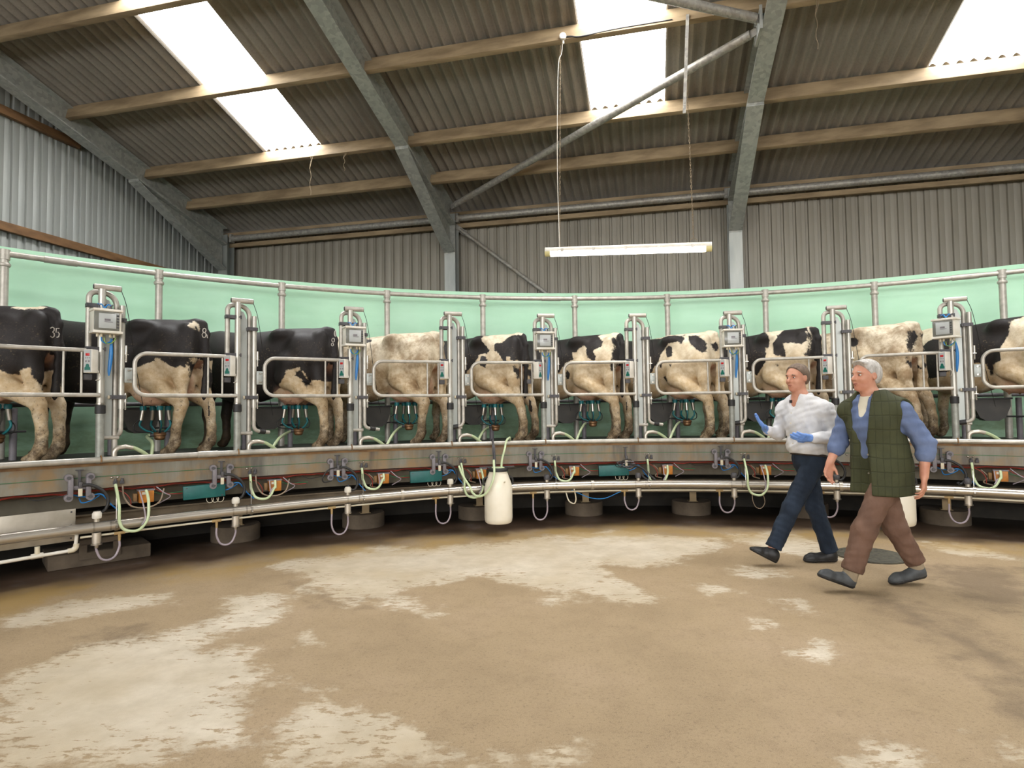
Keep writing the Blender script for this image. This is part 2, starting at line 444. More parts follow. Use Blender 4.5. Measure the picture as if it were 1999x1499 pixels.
# ---- eaves timber and tubes
for s in (1, -1):
    v = 9.98 if s > 0 else -9.58
    mb = MB(); mb.beam(B(U0+.1, v, 4.865), B(U1-.1, v, 4.865), .05, .14); mb.beam(B(U0+.1, v+.02*s, 4.69), B(U1-.1, v+.02*s, 4.69), .05, .08)
    struct(mb.build('trim_%d' % (1 if s > 0 else 2), 'wood'), 'brown timber eaves rail along the back wall' if s > 0 else None)
RAF = [-8.1, -3.43, 1.33, 6.05, 10.7]
for k in range(4):
    mb = MB(); mb.tube([B(RAF[k]+.14, 9.9, 4.80), B(RAF[k+1]-.14, 9.9, 4.80)], .057, 14)
    for e, d in ((RAF[k]+.12, 1), (RAF[k+1]-.12, -1)): mb.box((0, 0, 0), (.05, .10, .16), Matrix.Translation(B(e, 9.9, 4.80))@Matrix.Rotation(-YB, 4, 'Z'))
    struct(mb.build('eaves_tube', 'steel_pipe'), ['grey eaves tube above the left end of the back wall', 'grey eaves tube behind the hanging strip lamp', 'grey eaves tube right of the right rafter', None][k])
# ---- rafters and columns (I sections)
def ibeam(mb, pts, w=.2, tf=.018):           # pts: list of (u, v, ztop, zbot)
    for (u, v, zt, zb), (u2, v2, zt2, zb2) in zip(pts, pts[1:]):
        for du, za, zb_ in ((w, 0, 1), (w, 2, 3), (.014, 1, 2)):
            zs1 = [zt, zt-tf, zb+tf, zb]; zs2 = [zt2, zt2-tf, zb2+tf, zb2]
            vs = []
            for uu, vv, zz in ((u, v, zs1), (u2, v2, zs2)):
                vs += [B(uu-du/2, vv, zz[za]), B(uu+du/2, vv, zz[za]), B(uu+du/2, vv, zz[zb_]), B(uu-du/2, vv, zz[zb_])]
            mb.add(vs, [(0, 1, 2, 3), (7, 6, 5, 4), (0, 4, 5, 1), (1, 5, 6, 2), (2, 6, 7, 3), (3, 7, 4, 0)])
RL = ['galvanised gable rafter along the left end wall', 'galvanised rafter running down to the middle wall post', 'galvanised rafter right of the strip lamp', None, None]
CL = ['galvanised wall post in the far left corner', 'pale galvanised wall post left of the strip lamp', 'pale galvanised wall post right of the strip lamp', None, None]
for k, u in enumerate(RAF):
    for s in (1, -1):
        f = (lambda v: v) if s > 0 else (lambda v: .4-v)
        mb = MB(); R = lambda v, d: roofz(f(v))-d
        ibeam(mb, [(u, f(9.8), R(9.8, .035), R(9.8, .36)), (u, f(.21), R(.21, .035), R(.21, .36))])
        # tapered haunch under the eaves end
        ibeam(mb, [(u, f(9.78), R(9.78, .36), R(9.78, .86)), (u, f(7.75), R(7.75, .36), R(7.75, .40))])
        if k in (1, 2):
            mb.box((0, 0, 0), (.2, .014, .62), Matrix.Translation(B(u, f(9.80), 4.45))@Matrix.Rotation(-YB, 4, 'Z'))
        if k == 2 and s > 0:                  # gusset with bolts for the braces
            mb.box((0, 0, 0), (.03, .34, .26), Matrix.Translation(B(u-.12, 6.75, roofz(6.75)-.26))@Matrix.Rotation(-YB, 4, 'Z'))
            for a in (-.1, 0, .1): mb.sphere(B(u-.14, 6.75+a, roofz(6.75)-.22), .018, 8, 6)
        o = mb.build('rafter', 'steel'); struct(o, RL[k] if s > 0 else None)
        if k == 2 and s > 0: pass
        mb = MB(); v = 9.9 if s > 0 else -9.5
        for dv in (-.095, .095): mb.box((0, 0, 0), (.2, .016, 4.86), Matrix.Translation(B(u, v+dv, 2.43))@Matrix.Rotation(-YB, 4, 'Z'))
        mb.box((0, 0, 0), (.012, .19, 4.86), Matrix.Translation(B(u, v, 2.43))@Matrix.Rotation(-YB, 4, 'Z'))
        struct(mb.build('column', 'sheet'), CL[k] if s > 0 else None)
# ---- round braces
def brace(a, b, r, label):
    mb = MB(); mb.tube([a, b], r, 14)
    d = (b-a).normalized()
    for e, s in ((a, 1), (b, -1)):
        mb.beam(e-d*s*.12, e+d*s*.14, .012, .09, (0, 0, 1))
    struct(mb.build('brace', 'steel_pipe'), label)
brace(B(-3.16, 9.35, roofz(9.35)-.28), B(1.14, 6.82, roofz(6.82)-.28), .05, 'round galvanised roof brace rising to the right rafter')
brace(B(1.16, 6.62, roofz(6.62)-.28), B(-3.3, 4.7, roofz(4.7)-.28), .05, 'round galvanised roof brace at the top edge left of the right rafter')
brace(B(-3.30, 9.97, 4.62), B(-.6, 9.97, 2.45), .035, 'thin round wall brace falling from the middle wall post')
# ---- ribbed wall cladding
def clad(mb, a, b, z0, zf, pitch=.18, out=Vector((0, 0, 0)), d=.028):
    # a, b world xy ends; zf(t) top height ; out = inward normal
    L = (b-a).length; dirv = (b-a).normalized(); s = 0.; prof = []
    while s < L:
        prof += [(s, 0.), (s+pitch*.36, 0.), (s+pitch*.40, .003), (s+pitch*.44, 0.), (s+pitch*.70, 0.), (s+pitch*.76, d), (s+pitch*.93, d), (s+pitch*.99, 0.)]
        s += pitch
    vs = []; fs = []
    for x, o in prof:
        p = a+dirv*min(x, L)-out*o
        vs += [Vector((p.x, p.y, z0)), Vector((p.x, p.y, zf(min(x, L)/L)))]
    for i in range(len(prof)-1): fs.append((2*i, 2*i+2, 2*i+3, 2*i+1))
    mb.add(vs, fs)
t = NT('ribbed_grey_cladding'); P = t.mapping((1, 1, .3))
c = t.ramp(t.noise(P, 1.5, 5), [(.3, '#989285'), (.7, '#878174')])
MT['clad'] = t.set(c, .5, .1)
t = NT('ribbed_pale_cladding'); P = t.mapping((1, 1, .3))
c = t.ramp(t.noise(P, 1.2, 6), [(.3, '#a9aca8'), (.7, '#94968f')])
c = t.mix(t.range(t.noise(P, 3, 8, .7), .62, .75, 0, .3), c, '#7d735f')
MT['clad_l'] = t.set(c, .45, .15)
mb = MB(); clad(mb, B(U0, DW, 0), B(U1, DW, 0), 0, lambda t: 4.86, .182, -EV); struct(mb.build('wall_back', 'clad'), 'ribbed grey beige sheet wall behind the green parapet')
mb = MB(); clad(mb, B(U1, -9.75, 0), B(U0, -9.75, 0), 0, lambda t: 4.86, .182, EV); struct(mb.build('wall_front', 'clad'))
mb = MB(); mb.add([B(-7.5, -9.70, 1.9), B(9.5, -9.70, 1.9), B(9.5, -9.70, 4.5), B(-7.5, -9.70, 4.5)], [(0, 1, 2, 3)])
struct(mb.build('window_20', emis('added_fill_glow', (.98, .99, 1.), 11.)))  # unseen glowing panel behind the camera, added for stronger frontal light
ul = -8.5
gz = lambda v: roofz(v)-.02
mb = MB(); clad(mb, B(ul, .2, 0), B(ul, DW, 0), 0, lambda t: gz(.201+t*(DW-.201)), .2, EU); clad(mb, B(ul, -9.75, 0), B(ul, .2, 0), 0, lambda t: gz(-9.75+t*(9.75+.19)), .2, EU)
struct(mb.build('wall_left', 'clad_l'), 'pale ribbed sheet gable wall at the left')
mb = MB(); ur = 10.85
clad(mb, B(ur, DW, 0), B(ur, .2, 0), 0, lambda t: gz(DW-t*(DW-.201)), .2, -EU); clad(mb, B(ur, .2, 0), B(ur, -9.75, 0), 0, lambda t: gz(.19-t*(9.75+.19)), .2, -EU)
struct(mb.build('wall_right', 'clad_l'))
for n, (z, va, vb) in enumerate(((3.93, -2., 9.6), (5.5, -1, 7.1))):
    mb = MB(); mb.beam(B(ul+.06, va, z), B(ul+.06, vb, z), .07, .12, (0, 0, 1), .004)
    o = mb.build('trim_%d' % (n+3), 'oldwood'); struct(o, ['orange brown timber rail low on the left gable wall', 'short orange brown timber rail high on the left gable wall'][n])

# ================================================================ green wall, deck, rails
t = NT('mint_green_paint'); P = t.mapping((1, 1, 2.5))
c = t.ramp(t.noise(P, .9, 6, .6), [(.3, '#c0e8cb'), (.7, '#aedcba')])
zz = t.sep(t.tc.outputs['Object'])[2]
dirt = t.math('MULTIPLY', t.range(zz, 1.75, 1.1), t.range(t.noise(P, 2.2, 7, .65), .3, .65, .55, .97))
c = t.mix(dirt, c, '#6e8463')
c = t.mix(t.range(t.noise(t.mapping((1, 1, 6)), 1.4, 8, .7), .62, .8, 0, .25), c, '#86a889')
MT['mint'] = t.set(c, .5, 0, .4)
mb = MB(); mb.ring(9.1, 9.16, 0, 3.16, *ARC); struct(mb.build('wall_parapet', 'mint'), 'curved mint green painted wall round the platform')
t = NT('weathered_platform_beam'); P = t.mapping()
v2 = t.mapping((1, 1, .12))
c = t.ramp(t.noise(v2, 5, 6, .65), [(.3, '#8e8c80'), (.55, '#7c776a'), (.75, '#676053')])
c = t.mix(t.range(t.noise(P, 2.5, 7, .65), .44, .64, 0, .85), c, '#8d7350')
c = t.mix(t.range(t.noise(v2, 3.1, 6, .6), .54, .68, 0, .7), c, '#4a4644')
MT['deckbeam'] = t.set(c, .55, .3)
MT['lowbeam'] = M('grimy_lower_beam', '#77705f', '#5d5547', 4, .7, .15, stretch=(1, 1, .4))
# deck
mb = MB(); mb.ring(7.235, 9.0, .93, .965, *ARC)
dk = mb.build('platform_deck', 'deckrubber'); tag(dk, 'wet dark rotary platform deck under the cows', 'platform')
mb = MB(); mb.ring(7.215, 7.235, .945, .972, *ARC); mb.build('deck_edge', 'rust', dk)
mb = MB(); mb.ring(7.22, 7.236, .75, .945, *ARC); mb.ring(7.236, 7.32, .75, .762, *ARC)
bmo = mb.build('beam_web', 'deckbeam', dk); bmo['label'] = 'streaked grey steel edge beam'
for i in range(0, 9):
    for d in (.09, .135, .48, .56):
        MB().sphere(on_stall(i, d, .018, .835), .011, 8, 6).build('beam_bolt', 'silver', dk)
mb = MB(); mb.ring(7.55, 7.68, .55, .69, *ARC); mb.build('lower_beam', 'lowbeam', dk)
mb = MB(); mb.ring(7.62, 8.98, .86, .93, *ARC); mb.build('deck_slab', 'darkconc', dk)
# fixed ground wall deep under the platform
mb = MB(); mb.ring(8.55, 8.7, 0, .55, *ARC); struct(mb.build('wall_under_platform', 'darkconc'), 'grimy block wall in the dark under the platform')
# joint line and red pipe
mb = MB(); mb.tube([pol(ARC[0]+(ARC[1]-ARC[0])*k/130, 7.215, .852) for k in range(131)], .0022, 5)
tag(mb.build('tension_wire', 'greenwire'), 'thin green wire stretched along the platform beam', 'wire')
def ringtube(R, z, r, a0, a1, segs=12, step=.014):
    n = int((a1-a0)/step); m = MB()
    m.tube([pol(a0+(a1-a0)*k/n, R, z) for k in range(n+1)], r, segs); return m
mb = ringtube(7.40, .725, .024, ARC[0], ARC[1]); tag(mb.build('vacuum_pipe', M('faded_red_pipe', '#7c4a3c', '#6b5045', 3, .6)), 'faded red brown pipe under the platform beam', 'pipe')
mb = MB(); mb.tube([pol(ARC[0]+(ARC[1]-ARC[0])*k/200, 7.30, .722+.008*math.sin(k*.9)+.006*math.sin(k*2.3)) for k in range(201)], .006, 6)
tag(mb.build('air_line', 'redline'), 'thin red air line running under the platform beam', 'cable')
for n_, (i, x, lab) in enumerate(((-1, .48, 'torn white sticker on the platform beam at the far left'), (3, .72, 'torn white sticker on the platform beam right of the milk can hoses'), (5, .72, 'torn white sticker on the platform beam below the spotted white cow'))):
    m_ = Matrix.Translation(on_stall(i, x, .018, .845))@Matrix.Rotation(-th_i(i), 4, 'Z')@Matrix.Rotation(PI/2, 4, 'X')
    mb = MB(); mb.prism([(-.05, .015), (-.02, .012), (.0, .022), (.02, .014), (.05, .012), (.035, -.02), (.015, -.006), (.0, -.022), (-.02, -.005), (-.035, -.018)], 0, .002, m_)
    tag(mb.build('torn_sticker', 'whiteplastic'), lab, 'sticker')
# deck rail
rl = thing('deck_rail', 'round galvanised rail along the inner edge of the platform', 'rail', pol(-.2, RR, 0))
def lrel(o, par): o.location = -par.location; return o
mb = ringtube(RR-.045, 1.0, .026, ARC[0], ARC[1], 14); lrel(mb.build('rail_tube', 'post', rl), rl)
for a in (-.64, .13+.03):
    mb = ringtube(RR-.045, 1.0, .031, a-.012, a+.012, 14, .006); lrel(mb.build('sleeve_joint', 'post', rl), rl)
for i in range(-1, 11):
    mb = MB(); p0 = [on_stall(i, .0, -.045+.032*math.cos(a), 1.0+.034*math.sin(a)) for a in np.linspace(-1.9, 4.2, 14)]
    mb.tube([q for q in p0 if q.z > .972], .006, 6); mb.box((0, 0, 0), (.06, .05, .018), Matrix.Translation(on_stall(i, 0, .06, .975))@Matrix.Rotation(-th_i(i), 4, 'Z'))
    lrel(mb.build('clamp', 'rust', rl), rl)
# head rail on the outer edge
TO, RO = -.8271, 8.64
hr = thing('head_rail', 'tall tubular rail standing along the green wall behind the cows', 'rail', pol(-.2, RO, .965))
mb = ringtube(RO, 2.99, .030, ARC[0], ARC[1], 14); lrel(mb.build('top_tube', 'tube', hr), hr)
for a in (-.775, -.09, .53):
    mb = ringtube(RO, 2.99, .036, a-.016, a+.016, 14, .008); lrel(mb.build('sleeve_joint', 'tube', hr), hr)
for k in range(-1, 11):
    th = TO+DTH*k; mb = MB()
    mb.cyl(pol(th, RO, .967), pol(th, RO, 2.95), .038, 16)
    mb.cyl(pol(th, RO, 2.93), pol(th, RO, 3.03), .046, 16); mb.lathe([(.047, 2.86), (.052, 2.87), (.052, 2.885), (.047, 2.895)], pol(th, RO, 0), 16)
    mb.cyl(pol(th, RO-.05, 2.975), pol(th, RO-.03, 2.975), .01, 8)
    lrel(mb.build('rail_post', 'tube', hr), hr)

# ================================================================ strip lamp
lampv = 6.65
def lampthing():
    e0, e1 = B(-1.165, lampv, 3.19), B(.655, lampv, 3.115)
    L = (e1-e0).length; ax = (e1-e0).normalized()
    o = thing('strip_lamp', 'lit white fluorescent strip lamp hanging on two chains', 'lamp', (e0+e1)/2)
    y = Vector((0, 0, 1)).cross(ax).normalized(); z = ax.cross(y)
    m = Matrix((ax, y, z)).transposed().to_4x4()
    prof = lambda s: [(-.055*s, .005), (-.055*s, .03), (-.04*s, .05), (.04*s, .05), (.055*s, .03), (.055*s, .005)]
    mb = MB(); my = m@Matrix.Rotation(PI/2, 4, 'Y')@Matrix.Rotation(PI/2, 4, 'Z')
    mb.prism(prof(1), -L/2, L/2, my); mb.build('tray', 'whiteplastic', o)
    d = [(-.05, .004)]+[(.05*math.sin(a), .004-.05*math.cos(a)) for a in np.linspace(-1.4, 1.4, 11)]+[(.05, .004)]
    mb = MB(); mb.prism(d, -L/2+.06, L/2-.06, my); mb.build('diffuser', emis('lit_diffuser', (1., .93, .78), 14.), o)
    for s in (-1, 1):
        mb = MB(); mb.prism(d, s*(L/2-.03)-.032, s*(L/2-.03)+.032, my)
        mb.build('end_cap', M('yellowed_clear_plastic', '#e6dca0', '#d8cd92', 4, .3), o)
    for k in range(5):
        mb = MB(); mb.box((-L/2+.2+k*(L-.4)/4, -.056, .01), (.03, .008, .035), m); mb.build('clip', 'silver', o)
    # chains of alternating links
    for nm, uu, zt in (('chain', -1.0, 5.63), ('chain', .47, 5.32)):
        base = B(uu, lampv, 3.235)-o.location; top = B(uu-.035 if uu > 0 else uu+.045, lampv, zt)-o.location
        n = int((top-base).length/.032); mb = MB()
        for q in range(n):
            c = base.lerp(top, (q+.5)/n); w = EU if q % 2 else EV
            pts = [c+w*(.007*math.cos(a))+Vector((0, 0, .021*math.sin(a))) for a in np.linspace(0, 2*PI, 9)[:-1]]
            mb.tube(pts, .0026, 5, True)
        mb.tube([base, base-EU*.04-Vector((0, 0, .03))], .003, 5); mb.tube([base, base+EU*.04-Vector((0, 0, .03))], .003, 5)
        mb.build(nm, 'string', o)
    mb = MB(); pts = [B(-1.0, lampv-.01, 3.24), B(-1.01, lampv-.012, 4.2), B(-.985, lampv-.01, 5.3), B(-.94, lampv-.02, 5.5), B(-.92, lampv-.06, 5.6)]
    mb.tube([p-o.location for p in spline(pts)], .0045, 6); mb.build('power_cord', 'whiteplastic', o)
    return o
lampthing()
mb = MB(); c0 = B(-.915, lampv-.05, 5.665); mb.cyl(c0, c0-EV*.035, .04, 16); mb.cyl(c0-EV*.035, c0-EV*.042, .034, 16); mb.cyl(c0+Vector((0, 0, -.02)), c0+Vector((0, 0, -.075)), .012, 10)
jb = mb.build('junction_box', 'whiteplastic'); tag(jb, 'round white junction box on the purlin above the lamp chain', 'junction box')
mb = MB(); mb.tube(spline([B(-.88, lampv-.06, 5.66), B(-.82, lampv-.06, 5.655), B(-.7, lampv-.055, 5.64), B(-.3, lampv-.05, 5.665), B(.3, lampv-.05, 5.67)]), .009, 6)
tag(mb.build('power_cable', 'rubber'), 'black cable running along the purlin from the junction box', 'cable')
mb = MB(); a, b = B(.462, lampv-.055, 5.70), B(.402, lampv-.055, 4.60); mb.beam(a, b, .032, .004, tuple(EV)); mb.beam(a+EU*.016, b+EU*.016, .004, .03, tuple(EV))
for q in range(26): p = a.lerp(b, (q+.7)/27); mb.cyl(p-EV*.004, p-EV*.0055, .006, 8)
tag(mb.build('hanging_strip', 'steel_pipe'), 'perforated metal strip hanging from the purlin above the lamp', 'bracket')
for n, (u, ll) in enumerate(((-5.02, .62), (-4.45, .3), (1.75, .55), (4.3, .3), (5.1, .2))):
    v = 8.0 if n < 2 else 6.65; mb = MB(); p = B(u, v-.05, roofz(v)-.17)
    q = [p+Vector((.012*math.sin(k*1.7), 0, -ll*k/9)) for k in range(10)]
    mb.tube(q, .0035, 5); mb.tube([p+EU*.04, p+EU*.03+Vector((0, 0, -.05)), q[3], q[4]], .003, 5)
    tag(mb.build('cobweb_string', 'string'), ['long dusty cobweb string under the left roof light', 'short dusty cobweb string under the right edge of the left roof light', 'dusty cobweb string hanging beside the right rafter', 'dusty cobweb string under the right hand purlin', 'short dusty cobweb string below the corner roof light'][n], 'cobweb')

# ---- camera, world, lamps
cam = bpy.data.cameras.new('camera'); co = bpy.data.objects.new('camera', cam); COL.objects.link(co)
cam.sensor_fit = 'HORIZONTAL'; cam.sensor_width = 36; cam.lens = F_PX/1999*36; cam.clip_end = 100; cam.clip_start = .05
cp, sp = math.cos(PITCH), math.sin(PITCH)
Fv, Uv, Rv = Vector((0, cp, sp)), Vector((0, -sp, cp)), Vector((1, 0, 0))
c, s = math.cos(ROLL), math.sin(ROLL)
R2, U2 = Rv*c-Uv*s, Rv*s+Uv*c
m = Matrix((R2, U2, -Fv)).transposed().to_4x4(); m.translation = (0, 0, EYE)
co.matrix_world = m; SC.camera = co
w = bpy.data.worlds.new('sky'); SC.world = w; w.use_nodes = True
w.node_tree.nodes['Background'].inputs['Color'].default_value = (.9, .95, 1, 1); w.node_tree.nodes['Background'].inputs['Strength'].default_value = 1.
SC.view_settings.view_transform = 'Standard'; SC.view_settings.look = 'None'; SC.view_settings.gamma = 1; SC.view_settings.exposure = 0.0
SC.view_settings.use_curve_mapping = False
SC.cycles.use_denoising = True; SC.cycles.max_bounces = 5; SC.cycles.diffuse_bounces = 3; SC.cycles.use_light_tree = False; SC.cycles.glossy_bounces = 3; SC.cycles.transmission_bounces = 2; SC.cycles.caustics_reflective = False; SC.cycles.caustics_refractive = False; SC.cycles.sample_clamp_indirect = 8
SC.cycles.use_adaptive_sampling = True; SC.cycles.adaptive_threshold = .08; SC.cycles.adaptive_min_samples = 16
# ================================================================ stall equipment (built in stall coordinates, then copied round the ring)
def fil(pts, rs, n=7):
    pts = [Vector(p) for p in pts]; out = [pts[0]]
    for k in range(1, len(pts)-1):
        f = fillet([pts[k-1], pts[k], pts[k+1]], rs[k-1], n); out += f[1:-1]
    out.append(pts[-1]); return out
ORD = ['leftmost', 'second from the left', 'third from the left', 'fourth from the left', 'fifth from the left', 'fifth from the right', 'fourth from the right', 'third from the right', 'second from the right', 'rightmost']
def make_frame():
    o = thing('stall_divider', '', 'stall frame')
    MB().tube([(0, .03, 1.40), (0, .03, 2.50)], .029, 16).build('post', 'post', o)
    MB().tube([(0, .03, .967), (0, .03, 1.42)], .033, 16).build('lower_post', 'lowpost', o)
    MB().lathe([(.036, 1.398), (.041, 1.402), (.041, 1.468), (.036, 1.474)], (0, .03, 0), 16).build('collar', 'rubber', o)
    MB().lathe([(.0315, 1.476), (.034, 1.479), (.034, 1.492), (.0315, 1.494)], (0, .03, 0), 16).build('collar_ring', 'silver', o)
    c = MB().tube([(-.06, .03, 2.515), (.14, .03, 2.515)], .0265, 16).build('top_cylinder', 'tube', o)
    MB().tube([(.139, .03, 2.515), (.146, .03, 2.515)], .017, 12).build('cylinder_end', 'blackclip', c)
    MB().tube([(-.061, .03, 2.515), (-.067, .03, 2.515)], .019, 12).build('cylinder_end', 'blackclip', c)
    MB().tube(fil([(-.09, .065, 1.76), (-.09, .065, 2.475), (.12, .10, 2.475), (.12, .10, .967)], (.06, .19), 9), .0235, 14).build('arch_tube', 'tube', o)
    mb = MB(); mb.prism([(.035, 1.19), (.092, 1.19), (.092, 2.33), (.06, 2.41), (.035, 2.42)], -.078, -.074, Matrix.Rotation(PI/2, 4, 'X'))
    mb.box((.036, .10, 1.80), (.004, .055, 1.22)); mb.box((.091, .095, 1.77), (.004, .04, 1.14))
    mb.build('back_panel', 'sheet', o, flat=True)
    MB().tube([(.03, .085, 1.185), (.15, .085, 1.185)], .019, 12).build('cross_tube', 'tube', o)
    MB().tube([(.158, .05, 1.44), (.158, .05, 2.37)], .0235, 14).build('side_pipe', 'post', o)
    for z, xa, xb in ((2.347, -.115, .032), (1.966, -.115, .032), (2.235, .085, .186), (1.544, .07, .186)):
        mb = MB(); mb.box(((xa+xb)/2, .01, z), (xb-xa, .006, .034)); mb.box(((xa+xb)/2, .085, z), (xb-xa, .006, .034))
        for x in (xa+.004, xb-.004): mb.box((x, .047, z), (.007, .078, .034))
        for x in (xa+.02, xb-.02): mb.cyl((x, .012, z), (x, -.001, z), .007, 8)
        mb.build('clamp', 'blackclip', o)
    MB().box((.062, .035, 1.544), (.018, .02, .03), None, .003).build('clamp_block', 'creamplastic', o)
    for z in (1.86, 1.43):
        mb = MB(); mb.cyl((.189, .04, z), (.189, .04, z+.15), .006, 8); mb.cyl((.189, .04, z+.07), (.189, .04, z+.15), .011, 10)
        for q in range(5): mb.lathe([(.008, -.003), (.0105, 0), (.008, .003)], (.189, .04, z+.01+q*.011), 10)
        mb.box((.189, .04, z+.068), (.035, .02, .006)); mb.build('spring_bolt', 'silver', o)
    h = MB().box((.205, .022, 1.742), (.06, .012, .135), None, .003).build('hinge_plate', 'sheet', o)
    for z in (1.70, 1.785):
        mb = MB(); mb.cyl((.205, .016, z), (.205, .006, z), .009, 10); mb.tube([(.205, .006, z), (.222, .004, z-.004), (.226, .006, z+.006)], .003, 6); mb.build('bolt', 'silver', h)
    a = MB().tube(fil([(0, 0, 1.47), (0, 0, 1.21), (.17, 0, 1.185)], (.06,)), .0185, 12).build('swing_arm', 'tube', o, loc=(.158, .05, 0))
    MB().tube([(.06, 0, 1.202), (.12, 0, 1.193)], .026, 12).build('arm_sleeve', 'rubber', a)
    MB().tube(spline([(.14, .03, 2.51), (.20, .07, 2.33), (.31, .24, 1.8), (.41, .36, 1.36)], 4), .003, 5).build('pull_cord', 'rubber', o)
    return o
FR = ['with control box at far left, right of the cow marked 35', 'without box, right of the cow with the small white rump patch', 'with control box, right of the solid black cow', 'without box, right of the dirty cream cow', 'with control box, right of the cow with black flank and white rump', 'without box, right of the cow with a black tail strip', 'with control box, right of the white cow with small black spots', 'without box, between the two walking men', 'with tilted control box at the far right']
fr0 = make_frame(); fr0['group'] = 'tubular stall frames round the platform'
ARM = [1.9, .35, .15, 3.0, 1.5, .1, 2.9, 1.2, 3.0]
arms = []
for i in range(9):
    o = fr0 if i == 0 else dup(fr0)
    place_stall(o, i); o['label'] = 'galvanised stall frame '+FR[i]
    arms.append(o)
for i, o in enumerate(arms):
    for ch in bpy.data.objects:
        if ch.parent == o and ch.name.startswith('swing_arm'): ch.rotation_euler.z = ARM[i]
# ---- rump gates
def make_gate():
    o = thing('stall_gate', '', 'gate')
    MB().tube(fil([(-.115, -.022, 1.945), (-.868, -.022, 1.945), (-.868, -.022, 1.56), (-.012, -.022, 1.56)], (.10, .10)), .0185, 14).build('gate_tube', 'tube', o)
    for x in (-.27, -.145): MB().tube([(x, -.022, 1.565), (x, -.022, 1.94)], .0095, 10).build('gate_bar', 'tube', o)
    return o
GT = ['at the far left in front of the cow marked 35', 'in front of the black cow with the pink bagged udder', 'in front of the solid black cow', 'in front of the dirty cream cow', 'in front of the cow with a white rump and curled black tail', 'in front of the cow with a black tail strip', 'in front of the white cow with small black spots', 'behind the head of the man in the white shirt', 'behind the head of the grey haired man', 'cut off by the right edge of the picture']
g0 = make_gate(); g0['group'] = 'looped rump gates between the stall frames'
for i in range(10):
    o = g0 if i == 0 else dup(g0)
    place_stall(o, i); o['label'] = 'rounded tube gate '+GT[i]
# ---- keypads
def make_keypad():
    o = thing('keypad', '', 'keypad'); m = Matrix.Translation((-.088, -.075, 1.848))@Matrix.Rotation(math.radians(-44), 4, 'Z')
    b = MB().box((0, 0, 0), (.074, .074, .20), m, .004).build('housing', 'whiteplastic', o)
    MB().box((0, -.0375, 0), (.062, .003, .188), m).build('face_plate', 'screen', o)
    MB().box((0, -.040, .055), (.034, .003, .022), m, .001).build('display', 'red', o)
    for x, z in ((-.017, .026), (0, .026), (.017, .026)): MB().box((x, -.0395, z), (.008, .002, .006), m).build('indicator', 'greyplastic', o)
    for x in (-.013, .013): MB().box((x, -.040, -.002), (.013, .003, .014), m, .001).build('button', 'greyplastic', o)
    mb = MB(); P = m@Matrix.Translation((0, -.039, 0))@Matrix.Rotation(PI/2, 4, 'X')
    mb.prism([(-.024, -.078), (.024, -.078), (.024, -.055), (.015, -.05), (.013, -.036), (.006, -.024), (-.006, -.024), (-.013, -.036), (-.015, -.05), (-.024, -.055)], 0, .003, P)
    mb.build('start_button', 'button', o)
    mb = MB(); mb.cyl((-.045, -.055, 1.77), (-.03, -.03, 1.765), .008, 8); mb.tube(spline([(-.04, -.045, 1.77), (-.02, -.035, 1.74), (-.025, -.02, 1.70), (-.035, .03, 1.69)]), .004, 6)
    mb.build('keypad_cord', 'whiteplastic', o)
    MB().box((-.095, .03, 1.715), (.06, .05, .05), None, .006).build('cable_box', 'blackclip', o)
    return o
k0 = make_keypad(); k0['group'] = 'white keypads on the gate ends'
KP = ['at the far left below the leftmost control box', 'left of the black cow without white on its rump', 'below the second control box from the left', 'right of the dirty cream cow', 'with its plain back turned, below the middle control box', 'right of the cow with a black tail strip', 'below the control box right of the spotted white cow', 'above the head of the man in the white shirt', 'below the tilted control box at the right']
for i in range(9):
    o = k0 if i == 0 else dup(k0)
    place_stall(o, i); o['label'] = 'white keypad with a red display '+KP[i]
    if i == 4:
        o['label'] = 'white keypad '+KP[i]
        a = math.radians(88); c = Vector((-.088, -.075, 0)); q = Matrix.Rotation(-th_i(i)+a, 3, 'Z')
        o.rotation_euler = (0, 0, -th_i(i)+a); o.location = on_stall(i, c.x, c.y, 0)-q@c
